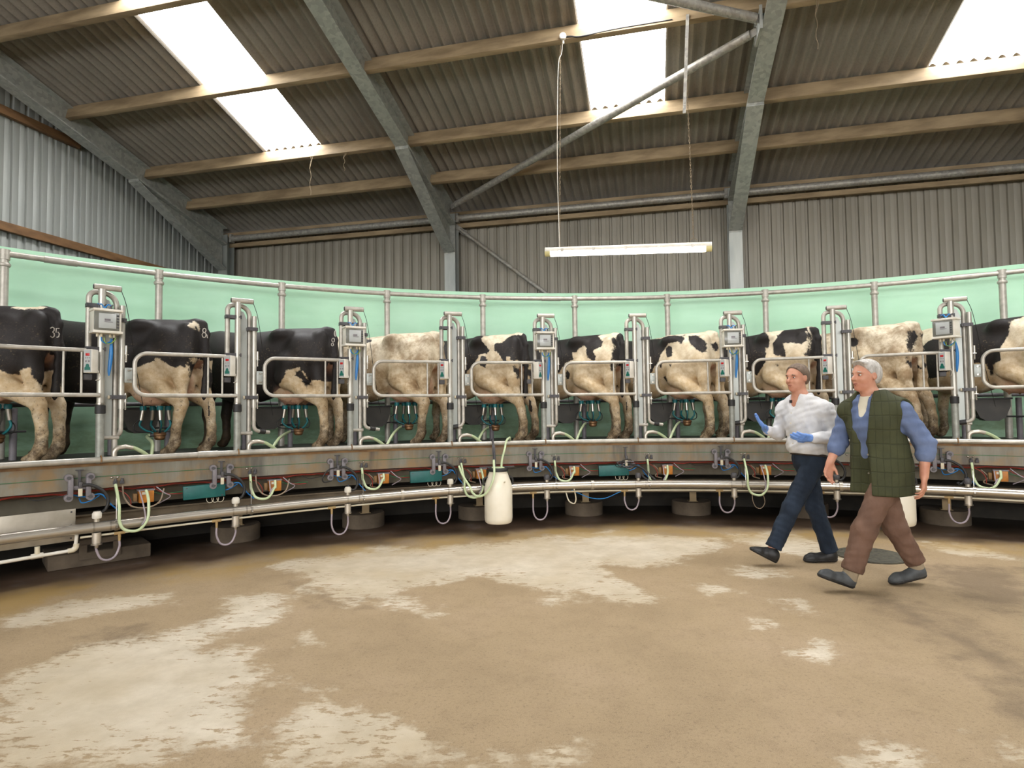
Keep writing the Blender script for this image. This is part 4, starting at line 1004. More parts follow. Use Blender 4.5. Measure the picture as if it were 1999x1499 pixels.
COWP = [
 dict(label='black cow branded 35 with a white lower thigh, at the far left', allblack=1, blacktail=1, dirt=.3, dx=-.25, rot=.10, nb=-.1, nx=.11, hl=-.16, hr=-.13, white=[[(0.225,0.814),(0.179,0.778),(0.117,0.786),(0.053,0.814),(-0.005,0.83),(-0.01,0.776),(-0.033,0.723),(-0.05,0.636),(-0.144,0.628),(-0.202,0.557),(-0.243,0.447),(-0.382,0.226),(-0.406,-0.059),(0.201,-0.038),(0.481,0.246),(0.46,0.794)],[(-0.158,0.886),(-0.101,0.937),(-0.103,0.834),(-0.09,0.731),(-0.111,0.687),(-0.132,0.732),(-0.145,0.82)],[(0.231,1.393),(0.137,1.399),(-0.005,1.383),(0.042,1.358),(0.23,1.36)]], brand=[[(-0.056,0.069,1.19),(-0.063,0.051,1.204),(-0.075,0.042,1.194),(-0.074,0.043,1.173),(-0.066,0.052,1.16),(-0.075,0.042,1.148),(-0.076,0.041,1.125),(-0.065,0.052,1.11),(-0.061,0.075,1.121)],[(-0.109,0.03,1.196),(-0.089,0.039,1.195),(-0.087,0.037,1.158),(-0.101,0.033,1.163),(-0.109,0.028,1.146),(-0.105,0.031,1.12),(-0.091,0.036,1.115)]]),
 dict(label='black cow with a small white rump patch and a round pink udder', allblack=1, blacktail=1, dx=-.22, rot=.08, nb=-.1, nx=.11, hl=.02, hr=-.17, ud=1.15, white=[[(0.789,0.707),(0.588,0.783),(0.391,0.887),(0.342,0.91),(0.271,0.939),(0.269,0.964),(0.238,0.964),(0.181,0.924),(0.15,0.883),(0.086,0.873),(0.036,0.892),(-0.001,0.866),(-0.018,0.929),(-0.017,0.859),(-0.013,0.792),(-0.064,0.66),(-0.079,0.811),(-0.039,0.966),(-0.072,0.982),(-0.084,0.876),(-0.095,0.824),(-0.247,0.721),(-0.36,0.556),(-0.451,-0.059),(0.287,-0.048),(0.661,0.393),(0.852,0.584)],[(0.011,1.319),(0.024,1.36),(-0.001,1.354),(-0.027,1.327),(-0.045,1.26),(-0.033,1.261),(-0.02,1.279),(-0.005,1.284)]], black=[[(0.226,0.889),(0.183,0.902),(0.14,0.864),(0.098,0.801),(0.098,0.763),(0.159,0.756),(0.193,0.791),(0.221,0.84)]], brand=[[(-0.083,0.034,1.293),(-0.092,0.03,1.288),(-0.098,0.031,1.275),(-0.099,0.037,1.259),(-0.093,0.042,1.249),(-0.082,0.043,1.249),(-0.073,0.041,1.259),(-0.069,0.038,1.274),(-0.074,0.036,1.287),(-0.083,0.034,1.293)],[(-0.085,0.043,1.248),(-0.097,0.042,1.242),(-0.103,0.039,1.227),(-0.1,0.038,1.209),(-0.09,0.039,1.198),(-0.078,0.042,1.197),(-0.07,0.045,1.209),(-0.066,0.043,1.227),(-0.072,0.043,1.242),(-0.085,0.043,1.248)],[(-0.097,0.042,1.243),(-0.109,0.034,1.223),(-0.112,0.028,1.192)]]),
 dict(label='solid black backed cow with a ragged white flank above its udder', allblack=1, blacktail=1, dx=-.085, hl=-.15, hr=-.15, ud=1.15, white=[[(0.674,0.623),(0.431,0.721),(0.386,0.775),(0.334,0.881),(0.259,0.903),(0.193,0.921),(0.2,0.887),(0.266,0.861),(0.268,0.825),(0.215,0.804),(0.114,0.687),(0.135,0.762),(0.172,0.873),(0.153,0.866),(0.129,0.769),(-0.033,0.773),(-0.057,0.751),(-0.136,0.612),(-0.159,0.809),(-0.144,0.879),(-0.096,0.93),(-0.243,0.779),(-0.349,0.581),(-0.424,-0.098),(0.109,-0.101),(0.345,0.536),(0.536,0.573)]], brand=[[(-0.09,-0.005,1.351),(-0.108,0.018,1.28),(-0.102,0.027,1.279),(-0.094,0.027,1.294),(-0.091,0.025,1.318),(-0.092,0.016,1.34),(-0.09,-0.005,1.351)],[(-0.087,0.042,1.258),(-0.097,0.041,1.252),(-0.102,0.04,1.238),(-0.1,0.04,1.223),(-0.092,0.04,1.213),(-0.082,0.042,1.213),(-0.074,0.045,1.223),(-0.071,0.043,1.239),(-0.077,0.042,1.253),(-0.087,0.042,1.258)],[(-0.078,0.042,1.203),(-0.085,0.04,1.199),(-0.089,0.038,1.188),(-0.087,0.038,1.176),(-0.081,0.04,1.169),(-0.073,0.043,1.169),(-0.069,0.048,1.176),(-0.067,0.048,1.188),(-0.07,0.045,1.198),(-0.078,0.042,1.203)]]),
 dict(label='dirty cream white cow with hardly any black', dirt=.9, dx=-.015, hl=0, hr=-.16, black=[[(0.949,1.33),(0.805,1.325),(0.79,1.275),(0.894,1.262)]]),
 dict(label='black flanked cow with a white rump and a curled black tail', blacktail=1, dx=-.13, hl=-.24, hr=-.22, ud=1.2, black=[[(2.509,1.5),(0.927,1.484),(0.566,1.472),(0.412,1.444),(0.407,1.296),(0.355,1.231),(0.29,1.16),(0.339,1.131),(0.446,1.129),(0.478,1.055),(0.519,0.992),(0.579,0.946),(0.66,0.884),(0.891,0.875),(2.51,0.939)],[(0.237,1.239),(0.211,1.268),(0.139,1.251),(0.118,1.304),(0.07,1.357),(-0.011,1.37),(-0.09,1.342),(-0.247,1.253),(-0.116,1.203),(-0.095,1.09),(-0.055,1.024),(-0.015,1.016),(0.006,1.072),(0.046,1.074),(0.046,1.009),(0.116,1.053),(0.163,1.12),(0.21,1.155)],[(-0.027,0.952),(-0.059,0.985),(-0.039,0.962),(-0.144,0.822),(-0.134,0.783),(-0.069,0.803),(-0.062,0.842),(-0.038,0.889)],[(0.417,1.001),(0.411,1.102),(0.35,1.098),(0.298,1.029),(0.327,0.949),(0.375,0.967)],[(-0.107,1.404),(-0.214,1.419),(-0.319,1.372),(-0.368,1.199),(-0.313,0.97),(-0.115,0.994),(-0.256,1.253),(-0.072,1.368)]]),
 dict(label='cow with black shoulders, a black hip patch and a black strip by its tail', blacktail=1, dx=-.065, hl=-.18, hr=-.17, black=[[(2.289,1.5),(0.777,1.422),(0.423,1.437),(0.345,1.461),(0.269,1.459),(0.18,1.382),(0.215,1.36),(0.093,1.263),(0.097,1.201),(0.181,1.166),(0.194,1.147),(0.154,1.079),(0.161,1.027),(0.203,1.029),(0.263,1.072),(0.304,1.142),(0.304,1.196),(0.344,1.233),(0.438,1.192),(0.456,1.16),(0.511,1.156),(0.488,1.06),(0.573,1.024),(0.604,0.999),(0.718,0.897),(2.296,0.972)],[(-0.041,1.375),(-0.113,1.426),(-0.226,1.422),(-0.294,1.34),(-0.305,1.213),(-0.301,1.013),(-0.08,1.032),(-0.043,1.024),(-0.034,1.11),(-0.041,1.216),(-0.014,1.324)],[(-0.03,0.978),(-0.064,0.993),(-0.059,0.904),(-0.051,0.87),(-0.03,0.915)],[(0.593,0.945),(0.561,0.877),(0.588,0.812),(0.624,0.807)]]),
 dict(label='white cow with small scattered black spots', dx=-.06, hl=-.16, hr=-.19, dirt=.3, black=[[(2.039,1.476),(0.735,1.35),(0.577,1.352),(0.31,1.359),(0.355,1.382),(0.263,1.293),(0.289,1.227),(0.349,1.266),(0.456,1.256),(0.5,1.219),(0.57,1.114),(0.588,1.014),(0.686,0.936),(0.733,0.854),(2.051,0.92)],[(0.503,1.194),(0.465,1.221),(0.427,1.214),(0.409,1.086),(0.477,1.082),(0.498,1.126)],[(0.258,1.339),(0.146,1.346),(-0.007,1.26),(-0.035,1.202),(-0.036,1.105),(0.004,1.102),(0.105,1.162),(0.185,1.251)],[(-0.046,1.22),(-0.086,1.238),(-0.113,1.189),(-0.095,1.125),(-0.064,1.126)],[(0.598,0.998),(0.552,0.995),(0.567,0.938),(0.594,0.939)],[(0.428,0.981),(0.387,0.978),(0.398,0.931)],[(0.569,0.822),(0.498,0.825),(0.444,0.756),(0.559,0.75)]]),
 dict(label='black and white patched cow behind the man in the white shirt', blacktail=1, dx=-.08, hl=-.16, hr=-.16, dirt=.3, black=[[(1.599,1.5),(0.724,1.483),(0.658,1.483),(0.53,1.483),(0.379,1.472),(0.372,1.423),(0.497,1.389),(0.404,1.313),(0.404,1.233),(0.424,1.154),(0.471,1.182),(0.445,1.09),(0.416,0.973),(0.526,0.901),(0.6,0.824),(0.626,0.841),(0.712,0.912),(1.706,0.978)],[(0.311,1.423),(0.184,1.416),(0.02,1.388),(-0.03,1.287),(-0.036,1.208),(0.002,1.163),(0.09,1.187),(0.228,1.207),(0.183,1.099),(0.175,1.02),(0.248,1.041),(0.333,1.08),(0.369,1.214),(0.33,1.275)],[(0.009,1.394),(-0.214,1.374),(-0.331,1.277),(-0.326,1.129),(-0.261,0.971),(-0.135,0.86),(-0.055,1.024),(-0.037,1.035),(-0.014,1.052),(-0.048,1.067),(-0.045,1.243)],[(0.297,0.952),(0.271,0.951),(0.278,0.906),(0.302,0.915)]]),
 dict(label='muddy white cow with two dark spots beside its tail, behind the grey haired man', dirt=.9, dx=-.23, rot=.1, nb=-.1, nx=.12, hl=-.22, hr=-.22, black=[[(0.575,1.246),(0.492,1.24),(0.472,1.21),(0.477,1.16),(0.507,1.132),(0.568,1.144)],[(-0.042,1.267),(-0.062,1.27),(-0.082,1.208),(-0.061,1.067),(-0.06,1.022),(-0.042,1.076),(-0.036,1.171)],[(-0.036,0.935),(-0.056,0.972),(-0.038,0.954),(-0.124,0.824),(-0.067,0.841)],[(-0.116,1.24),(-0.125,1.228),(-0.233,1.123),(-0.115,1.182)]]),
 dict(label='cow with a black side and white hindquarters at the right edge', dx=-.1, hl=-.15, hr=-.15, dirt=.5, black=[[(0.949,1.5),(0.689,1.5),(0.543,1.5),(0.469,1.485),(0.323,1.46),(0.285,1.398),(0.346,1.343),(0.351,1.251),(0.37,1.186),(0.406,1.053),(0.397,0.894),(0.533,0.86),(0.573,0.742),(0.612,0.738),(0.582,0.875),(0.689,0.895),(0.935,0.841),(1.137,0.742),(1.513,0.749),(1.485,1.141),(1.345,1.139),(1.281,1.21),(1.199,1.239),(1.038,1.296)]]),
]

for i, p in enumerate(COWP): make_cow(i, p)
# ================================================================ milking clusters
def cluster(i):
    p = COWP[i]; co = COWS[i]; u = p.get('ud', 1.); zb = .70-.165*u
    bpy.context.view_layer.update(); Mx = co.matrix_basis
    c = Vector((.37, .0, zb-.30)); W = Mx@c
    o = thing('milking_cluster', 'milking cluster of four steel teat cups under the '+p['short'], 'milking cluster', W, 0, 'milking clusters under the cows')
    L = lambda x, y, z: Mx@Vector((x, y, z))-W
    for x, y in ((.49, .085), (.49, -.085), (.33, .075), (.33, -.075)):
        tx, ty = x+(x-.40)*.15, y*1.1
        cup = MB().tube([L(x, y, zb-.045), L(tx, ty, zb-.15)], [.0215, .0185], 14).build('teat_cup', 'silver', o)
        MB().tube([L(x, y, zb-.008), L(x, y, zb-.02), L(x, y, zb-.05)], [.026, .031, .029], 14).build('liner_lip', 'tealrubber', cup)
        MB().tube(spline([L(tx, ty, zb-.148), L(tx+(tx-.40)*.1, ty*1.05, zb-.20), L(.37+(tx-.37)*.75, ty*.8, zb-.25), L(.37+(tx-.37)*.35, ty*.4, zb-.277)], 5), .0105, 10).build('milk_tube', 'tealrubber', o)
        MB().tube(spline([L(tx+.012, ty*1.15, zb-.145), L(tx+(tx-.37)*.35, ty*1.5, zb-.20), L(tx+(tx-.37)*.2, ty*1.4, zb-.26), L(.37+(tx-.37)*.4, ty*.6, zb-.275)], 5), .0055, 8).build('pulse_tube', 'rubber', o)
    brass = MT.setdefault('brass', M('grimy_brass_claw', '#8d6a45', '#6b4a32', 18, .45, .5))
    MB().lathe([(.012, .03), (.045, .026), (.058, .012), (.058, -.004), (.05, -.012), (.05, -.035), (.036, -.052), (.001, -.056)][::-1], (0, 0, 0), 18).build('claw_bowl', 'brass', o)
    MB().lathe([(.001, .045), (.03, .043), (.034, .03), (.034, .022)][::-1], (0, 0, 0), 16).build('claw_top', 'rubber', o)
    th = th_i(i); T = Vector((math.cos(th), -math.sin(th), 0)); N = Vector((math.sin(th), math.cos(th), 0))
    E = on_stall(i, -.72 if i not in (2, 4) else -.80, .17, .985)-W
    s = -T*.05
    hose = spline([s, s*2.2+Vector((0, 0, -.015)), E.lerp(s, .35)+Vector((0, 0, .055)), E], 8)
    MB().tube(hose, .0155, 10).build('long_milk_hose', 'greenhose', o)
    MB().tube([s*.8, s*1.7], .019, 10).build('hose_clip', 'blackclip', o)
SHORT = ['cow branded 35 at the far left', 'black cow with the white rump patch', 'solid black cow', 'dirty cream cow', 'cow with the curled black tail', 'cow with the black tail strip', 'spotted white cow', 'patched cow behind the white shirted man']
for i in range(8):
    COWP[i]['short'] = SHORT[i]; cluster(i)

# ================================================================ gear under the platform edge
PZ = lambda th: float(np.interp(th, [-1.0, -.73, -.6, -.45, -.3, -.14, .06, .6], [.440, .436, .442, .460, .482, .490, .490, .486]))
RP = 7.10
n = 190
pp = [(ARC[0]+(ARC[1]-ARC[0])*k/n) for k in range(n+1)]
mp = thing('milk_pipe', 'thick shiny stainless milk pipe curving round under the platform edge', 'pipe', pol(-.2, RP, .45))
MB().tube([pol(t, RP, PZ(t)) for t in pp], .044, 20).build('pipe_tube', 'stainless', mp).location = -mp.location
def pipe_ring(th, name, mat, w=.014, r=.049):
    lrel(MB().tube([pol(th-w/RP, RP, PZ(th)), pol(th+w/RP, RP, PZ(th))], r, 20).build(name, mat, mp), mp)
for i in range(9):
    for d in (-.055, .065): pipe_ring(th_i(i)+d/RP, 'pipe_band', 'silver', .007, .0465)
    th = th_i(i)+.11/RP; mb = MB()
    mb.tube([pol(th-.012/RP, RP, PZ(th)), pol(th+.012/RP, RP, PZ(th))], .050, 20)
    mb.tube([pol(th, RP-.052, PZ(th)-.01), pol(th, RP-.058, PZ(th)-.02)], .009, 8)
    mb.tube([pol(th, RP, PZ(th)+.045), pol(th, RP+.02, .70), pol(th, 7.26, .742)], .004, 6)
    lrel(mb.build('pipe_hanger', 'silver', mp), mp)
for th in (-.372, -.06, .33): pipe_ring(th, 'union_ring', 'stainless_d', .018, .054)
wl = ringtube(RP+.005, 0, .009, -1.0, ARC[1]); 
for k, v in enumerate(wl.v): pass
mb = MB(); mb.tube([pol(t, RP+.005, PZ(t)-.072) for t in pp if t > -.782], .0095, 10)
tag(mb.build('wash_line', 'creamplastic'), 'thin cream wash line running below the stainless milk pipe', 'pipe')
WHERE = ['at the far left', 'second from the left', 'third from the left', 'below the dirty cream cow', 'right of the hanging white milk can', 'below the cow with the black tail strip', 'below the spotted white cow', 'between the legs of the two men', 'at the far right']
def drain(i):
    th = th_i(i)+[-.03, -.03, -.05, -.03, .0, -.015, -.02, -.04, .06][i]/RP; z = PZ(th); P = pol(th, RP, 0)
    sx = 1 if i == 0 else -1; bot = [.145, .13, .10, .12, .10, .19, .16, .14, .15][i]
    o = thing('drain_valve', 'drain valve with a looped clear hose, '+WHERE[i], 'valve', P, -th, 'drain valves along the milk pipe')
    MB().lathe([(.030, z-.14), (.034, z-.135), (.034, z-.045)], (0, 0, 0), 16).build('valve_body', 'stainless_d', o)
    MB().lathe([(.043, z-.148), (.043, z-.136)], (0, 0, 0), 16).build('valve_flange', 'silver', o)
    MB().lathe([(.016, z-.175), (.018, z-.148)], (0, 0, 0), 12).build('hose_tail', 'silver', o)
    MB().lathe([(.022, z+.045), (.022, z+.075)], (0, 0, 0), 14).build('top_neck', 'stainless_d', o)
    MB().lathe([(.033, z+.074), (.036, z+.085), (.036, z+.115), (.026, z+.132), (.001, z+.135)], (0, 0, 0), 16).build('top_cap', 'whiteplastic' if i in (0, 1, 2, 3) else 'blackclip', o)
    d = .165*sx; tz = z-.085
    P = spline([(0, 0, z-.16), (0, 0, bot+.10), (.03*sx, 0, bot+.025), (d/2, 0, bot), (d-.03*sx, 0, bot+.025), (d, 0, bot+.10), (d, .003, tz-.05)], 6)
    MB().tube(P, .0095, 10).build('loop_hose', 'clearhose', o)
    MB().tube([(d, .003, tz-.055), (d, .003, tz+.005)], [.010, .013], 10).build('hose_tail', M('stained_plastic_tee', '#b59a68', '#a0845a', 20, .5) if i == 0 else bpy.data.materials['stained_plastic_tee'], o)
    MB().tube([(d-.04, .005, tz+.010), (d+.04, .005, tz+.012)], .0145, 10).build('tee_fitting', bpy.data.materials['stained_plastic_tee'], o)
for i in range(9): drain(i)
ROLLW = ['at the far left', 'below the pink uddered black cow', 'with a big looped black hose', 'below the dirty cream cow', 'right of the hanging milk can', 'wrapped in tangled black wires', 'below the spotted white cow', 'behind the man in the white shirt', 'at the far right']
def roller(i):
    o = thing('hose_bracket', ('grey four wheeled roller bracket on the platform beam, ' if i != 5 else 'dark hook bracket on the platform beam, ')+ROLLW[i], 'bracket', pol(th_i(i), RR, 0), -th_i(i), 'roller brackets along the platform beam')
    x0 = -.145 if i != 4 else -.12
    if i != 5:
        for s in (-1, 1):
            yk = MB().box((x0+s*.062, -.028, .778), (.038, .05, .165), None, .008).build('yoke', 'greyplastic', o)
            for z in (.862, .694):
                MB().tube([(x0+s*.075, .012, z), (x0+s*.075, -.045, z)], .031, 18).build('wheel', 'greyplastic', o)
                MB().tube([(x0+s*.075, -.045, z), (x0+s*.075, -.058, z)], .015, 12).build('wheel_hub', 'blackclip', yk)
        MB().box((x0, -.02, .775), (.10, .02, .035), None, .004).build('cross_bar', 'greyplastic', o)
    mb = MB(); mb.box((x0, -.012, .86), (.020, .012, .12)); mb.box((x0, -.01, .921), (.055, .03, .007)); mb.build('hook_bar', 'blackclip', o)
    MB().box((x0+.004, -.045, .80), (.026, .03, .045), None, .003).build('hose_clamp', 'blackclip', o)
    MB().box((x0+.004, -.044, .735), (.030, .016, .065), None, .003).build('white_tag', 'creamplastic', o)
    if i == 5:
        for q in range(7):
            r = random.Random(40+q); a = r.uniform(.05, .11); c0 = Vector((x0+r.uniform(-.04, .04), -.05, .73+r.uniform(-.02, .02)))
            MB().tube([c0+Vector((a*math.cos(w), -.02*math.sin(3*w+q), .028*math.sin(w)+.012*math.cos(2*w+q))) for w in np.linspace(0, 2*PI, 15)[:-1]], .004, 6, True).build('wire_loop', 'rubber' if q % 3 else 'greyplastic', o)
        P = [(x0+.02, -.05, .73), (.03, -.06, .68), (.12, -.07, .60), (.185, -.08, .54), (.17, -.085, .515), (.10, -.08, .535), (.03, -.07, .59)]
    elif i == 2:
        P = [(x0+.02, -.055, .80), (x0+.10, -.06, .785), (x0+.19, -.06, .70), (x0+.205, -.06, .62), (x0+.17, -.07, .555), (x0+.12, -.08, .56), (x0+.10, -.07, .61)]
        MB().tube(spline([(x0-.01, -.055, .80), (x0-.10, -.06, .775), (x0-.155, -.06, .70), (x0-.14, -.05, .65), (x0-.06, -.04, .66)], 6), .007, 8).build('thin_hose', 'rubber', o)
    else:
        P = [(x0+.02, -.055, .795), (x0+.08, -.06, .79), (x0+.16, -.06, .735), (x0+.20, -.06, .655), (x0+.185, -.06, .58), (x0+.14, -.075, .55), (x0+.125, -.09, .57)]
    MB().tube(spline(P, 7), .0135, 10).build('vacuum_hose', 'rubber', o)
for i in range(9): roller(i)
PULW = ['at the far left near the drain pipe', 'right of the leftmost teal plate', 'below the dirty cream cow at its left', 'behind the hanging white milk can', 'left of the middle teal plate', 'right of the rightmost teal plate', 'left of the man in the white shirt', 'behind the man in the green vest', 'at the right edge of the picture']
def pulsator(i):
    o = thing('pulsator', 'orange box with a pale green looped hose, '+PULW[i], 'pulsator', pol(th_i(i), RR, 0), -th_i(i), 'orange pulsators under the beam')
    bz = [.375, .53, .545, .40, .535, .485, .375, .5, .52][i]; xr = .335; yf = -.10 if bz < .46 else 0
    b = MB().box((xr+.02, .03, .642), (.115, .10, .105), None, .006).build('pulsator_body', 'orange', o)
    MB().box((xr-.005, -.022, .675), (.028, .003, .022)).build('sticker', 'whiteplastic', b)
    MB().box((xr+.02, .03, .70), (.13, .09, .014), None, .003).build('lid', 'greyplastic', o)
    MB().box((xr-.065, .03, .64), (.03, .05, .07), None, .004).build('coil', 'rust', o)
    mid = .115+(xr-.115)/2
    P = spline([(.115, -.012, .775), (.117, -.03+yf*.3, .72), (.118, -.045+yf*1.2, .60) if yf else (.118, -.04, .66), (.120, -.06+yf*1.15, bz+.10), (.155, -.075+yf, bz+.025), (mid+.01, -.08+yf, bz), (xr-.045, -.075+yf, bz+.025), (xr, -.06+yf, bz+.10), (xr+.010, -.045+yf*.9, .60) if yf else (xr+.011, -.05, .63), (xr+.012, -.04+yf*.2, .68), (xr+.01, -.03, .70)], 7)
    MB().tube(P, .0125, 10).build('green_hose', 'greenhose', o)
    MB().tube(spline([(xr-.04, -.03, .70), (xr-.035, -.055+yf*.9, .60), (xr-.02, -.065+yf, bz+.10), (xr-.05, -.08+yf, bz+.045)], 6), .006, 8).build('clear_tube', 'clearhose', o)
    for x in (.115, .165):
        mb = MB(); mb.box((x, .005, .79), (.032, .022, .03), None, .004); mb.cyl((x, -.004, .80), (x, -.004, .825), .011, 8)
        mb.build('hose_clip', 'blackclip', o)
for i in range(9):
    if i != 7: pulsator(i)
for i, w in ((1, 'leftmost of the three scuffed teal plates below the platform beam'), (3, 'middle scuffed teal plate, left of the hanging milk can'), (5, 'rightmost teal plate below the platform beam with tangled wires above')):
    o = thing('teal_box', w, 'box', pol(th_i(i), RR, 0), -th_i(i), 'teal boxes below the platform beam')
    m = Matrix.Translation((-.29, .0, .645))@Matrix.Rotation(math.radians(-1.5), 4, 'Y')
    MB().box((0, 0, 0), (.36, .05, .128), m, .006).build('box_body', 'teal', o)
    for x, z in ((-.15, .045), (.15, -.05)): MB().cyl(m@Vector((x, -.024, z)), m@Vector((x, -.028, z)), .006, 8).build('screw', 'blackclip', o)
    for q in range(3):
        c0 = Vector((-.24+q*.045, .0, .575)); MB().tube([c0+Vector((.03*math.cos(a), .0, -.01+.035*math.sin(a))) for a in np.linspace(.3, -3.4, 12)], .003, 6).build('wire_loop', 'creamplastic', o)
# loose wires below the beam
CABW = ['far left, behind the first orange box', 'left of the leftmost teal plate', 'below the dirty cream cow', 'left of the hanging milk can', 'right of the hanging milk can', 'below the spotted white cow', 'left of the white shirted man', 'at the far right']
for n_, i in enumerate((0, 1, 2, 3, 4, 5, 6, 8)):
    o = thing('cable_bundle', 'loose blue, red and grey wires under the beam, '+CABW[n_], 'cables', pol(th_i(i), RR, 0), -th_i(i), 'loose wires under the platform beam')
    r = random.Random(11+i)
    def cv(name, mat, pts, rad): MB().tube(spline(pts, 6), rad, 7).build(name, mat, o)
    cv('blue_tube', 'bluehose', [(-.20, .03, .715), (-.10, .0, .69), (.0, -.02, .705), (.05, .0, .66), (.09, .02, .60), (.16, .03, .53+r.uniform(-.02, .02))], .006)
    cv('blue_tube', 'bluehose', [(.0, .0, .69), (-.06, -.01, .655), (-.12, .01, .64), (-.14, .03, .68)], .005)
    cv('red_wire', 'redline', [(.14, .03, .72), (.20, .02, .68), (.235, .02, .62), (.24, .03, .56)], .0045)
    cv('red_wire', 'redline', [(.42, .04, .71), (.50, .02, .66), (.58, .02, .64), (.68, .05, .635)], .004)
    cv('green_wire', 'greenwire', [(.40, .04, .68), (.50, .04, .645), (.60, .05, .65), (.70, .06, .648)], .004)
    cv('grey_wire', 'clearhose', [(.44, .03, .72), (.50, .0, .66), (.55, .01, .62), (.46, .05, .56)], .005)
    cv('brown_tube', 'beigehose', [(.17, .0, .76), (.18, -.01, .66), (.24, -.02, .57), (.36, -.02, .545), (.46, .0, .585), (.50, .02, .70)] if i in (0, 1) else [(.2, .05, .70), (.26, .04, .63), (.22, .05, .57), (.30, .06, .54)], .007)
    cv('grey_wire', 'rubber', [(-.5, .05, .72), (-.42, .03, .69), (-.3, .05, .70), (-.2, .03, .72)], .004)
mb = MB(); a, b = on_stall(4, .30, -.08, .43), on_stall(5, -.17, -.08, .43)
mb.tube(spline([a, a.lerp(b, .12)+Vector((0, 0, -.035)), a.lerp(b, .35)+Vector((0, 0, -.095)), a.lerp(b, .6)+Vector((0, 0, -.105)), a.lerp(b, .85)+Vector((0, 0, -.045)), b]), .005, 8)
tag(mb.build('blue_hose', 'bluehose'), 'thin blue hose sagging below the milk pipe in the middle', 'hose')
mb = MB(); mb.tube(spline([on_stall(4, .27, -.08, .52), on_stall(4, .31, -.10, .50), on_stall(4, .335, -.10, .40), on_stall(4, .345, -.10, .32), on_stall(4, .32, -.10, .275), on_stall(4, .26, -.10, .31), on_stall(4, .23, -.08, .41)]), .008, 8)
tag(mb.build('loop_tube', 'creamplastic'), 'small cream tube looped below the milk pipe right of the milk can', 'hose')
mb = MB(); mb.tube(spline([on_stall(6, .19, -.08, .44), on_stall(6, .18, -.09, .33), on_stall(6, .21, -.09, .235), on_stall(6, .27, -.09, .215), on_stall(6, .315, -.09, .28), on_stall(6, .30, -.09, .37), on_stall(6, .27, -.08, .45)]), .005, 8)
tag(mb.build('loop_wire', 'beigehose'), 'thin beige wire loop hanging beside the man in the white shirt', 'wire')
# ---- fixed track beam, legs and plinths
mb = MB(); mb.ring(7.78, 7.9, .30, .47, *ARC); mb.ring(7.70, 7.78, .455, .47, *ARC)
tag(mb.build('track_beam', M('brown_grey_track_steel', '#857762', '#6b5e4b', 4, .75)), 'dull brown steel track ring on concrete bases below the platform', 'beam')
PLW = ['round concrete base below the second drain loop from the left', 'round concrete base below the dirty cream cow', 'round concrete base behind the hanging milk can', 'round concrete base below the sagging blue hose', 'round concrete base left of the man in the white shirt', 'round concrete base behind the walking men', 'round concrete base below the rightmost drain loop']
for n_, th in enumerate((-.587, -.410, -.23, -.053, .124, .30, .483)):
    R0 = 8.0; mb = MB(); mb.lathe([(.25, 0), (.25, .15), (.24, .165), (.001, .168)], (0, 0, 0), 28)
    o = mb.build('plinth', 'concrete'); o.location = pol(th, R0, 0); tag(o, PLW[n_], 'plinth', 'concrete bases under the platform')
    mb = MB(); mb.box((0, -.05, .235), (.085, .008, .13)); mb.box((0, 0, .235), (.008, .1, .13)); mb.box((0, 0, .172), (.12, .12, .006))
    o2 = mb.build('support_leg', M('tan_steel_leg', '#a08a68', '#8d7958', 5, .7) if n_ == 0 else bpy.data.materials['tan_steel_leg']); o2.location = pol(th, 7.90, 0); o2.rotation_euler.z = -th
    tag(o2, 'tan steel leg on the '+PLW[n_], 'leg', 'steel legs under the track ring')
# left end: block plinth, bracket, sheet panel, white drain pipe
mb = MB(); m = Matrix.Translation(pol(-.745, 7.93, 0))@Matrix.Rotation(.745, 4, 'Z'); mb.box((0, 0, .065), (.80, .5, .13), m, .01)
tag(mb.build('block_plinth', 'concrete'), 'long rectangular concrete block at the lower left under the platform', 'plinth')
mb = MB(); m = Matrix.Translation(pol(-.747, 7.66, .165))@Matrix.Rotation(.747, 4, 'Z')
for c_, d_ in (((0, 0, .055), (.32, .008, .045)), ((0, 0, -.07), (.32, .008, .06)), ((-.13, 0, 0), (.06, .008, .08)), ((.13, 0, 0), (.06, .008, .08)), ((0, .05, .075), (.32, .1, .008))): mb.box(c_, d_, m)
tag(mb.build('slotted_bracket', 'concrete'), 'tan steel bracket with a dark slot on the rectangular concrete block', 'bracket')
sp = thing('cover_panel', 'bare stainless sheet panel behind the milk pipe at the far left', 'panel', pol(-.83, 7.22, .46), .83)
MB().box((0, 0, 0), (.72, .006, .27), None, .002).build('sheet', 'stainless_d', sp)
for x in (-.33, .33):
    for z in (-.11, 0, .11): MB().cyl((x, -.002, z), (x, -.007, z), .007, 8).build('rivet', 'blackclip', sp)
dp = thing('drain_pipe', 'white plastic pipe with a tee and an elbow at the lower left', 'pipe', pol(-.81, 7.13, .28))
q = lambda th, z: pol(th, 7.13, z)-dp.location
MB().tube(fil([q(-.95, .245), q(-.782, .265), q(-.7805, .40)], (.05,)), .0145, 12).build('pipe_run', 'whiteplastic', dp)
MB().tube([q(-.8225, .260), q(-.8115, .262)], .022, 14).build('tee', 'whiteplastic', dp)
MB().tube([q(-.817, .265), q(-.817, .335)], .018, 12).build('tee_stub', 'creamplastic', dp)
MB().tube(fil([q(-.789, .264), q(-.7815, .266), q(-.781, .315)], (.03,)), .021, 12).build('elbow', 'creamplastic', dp)
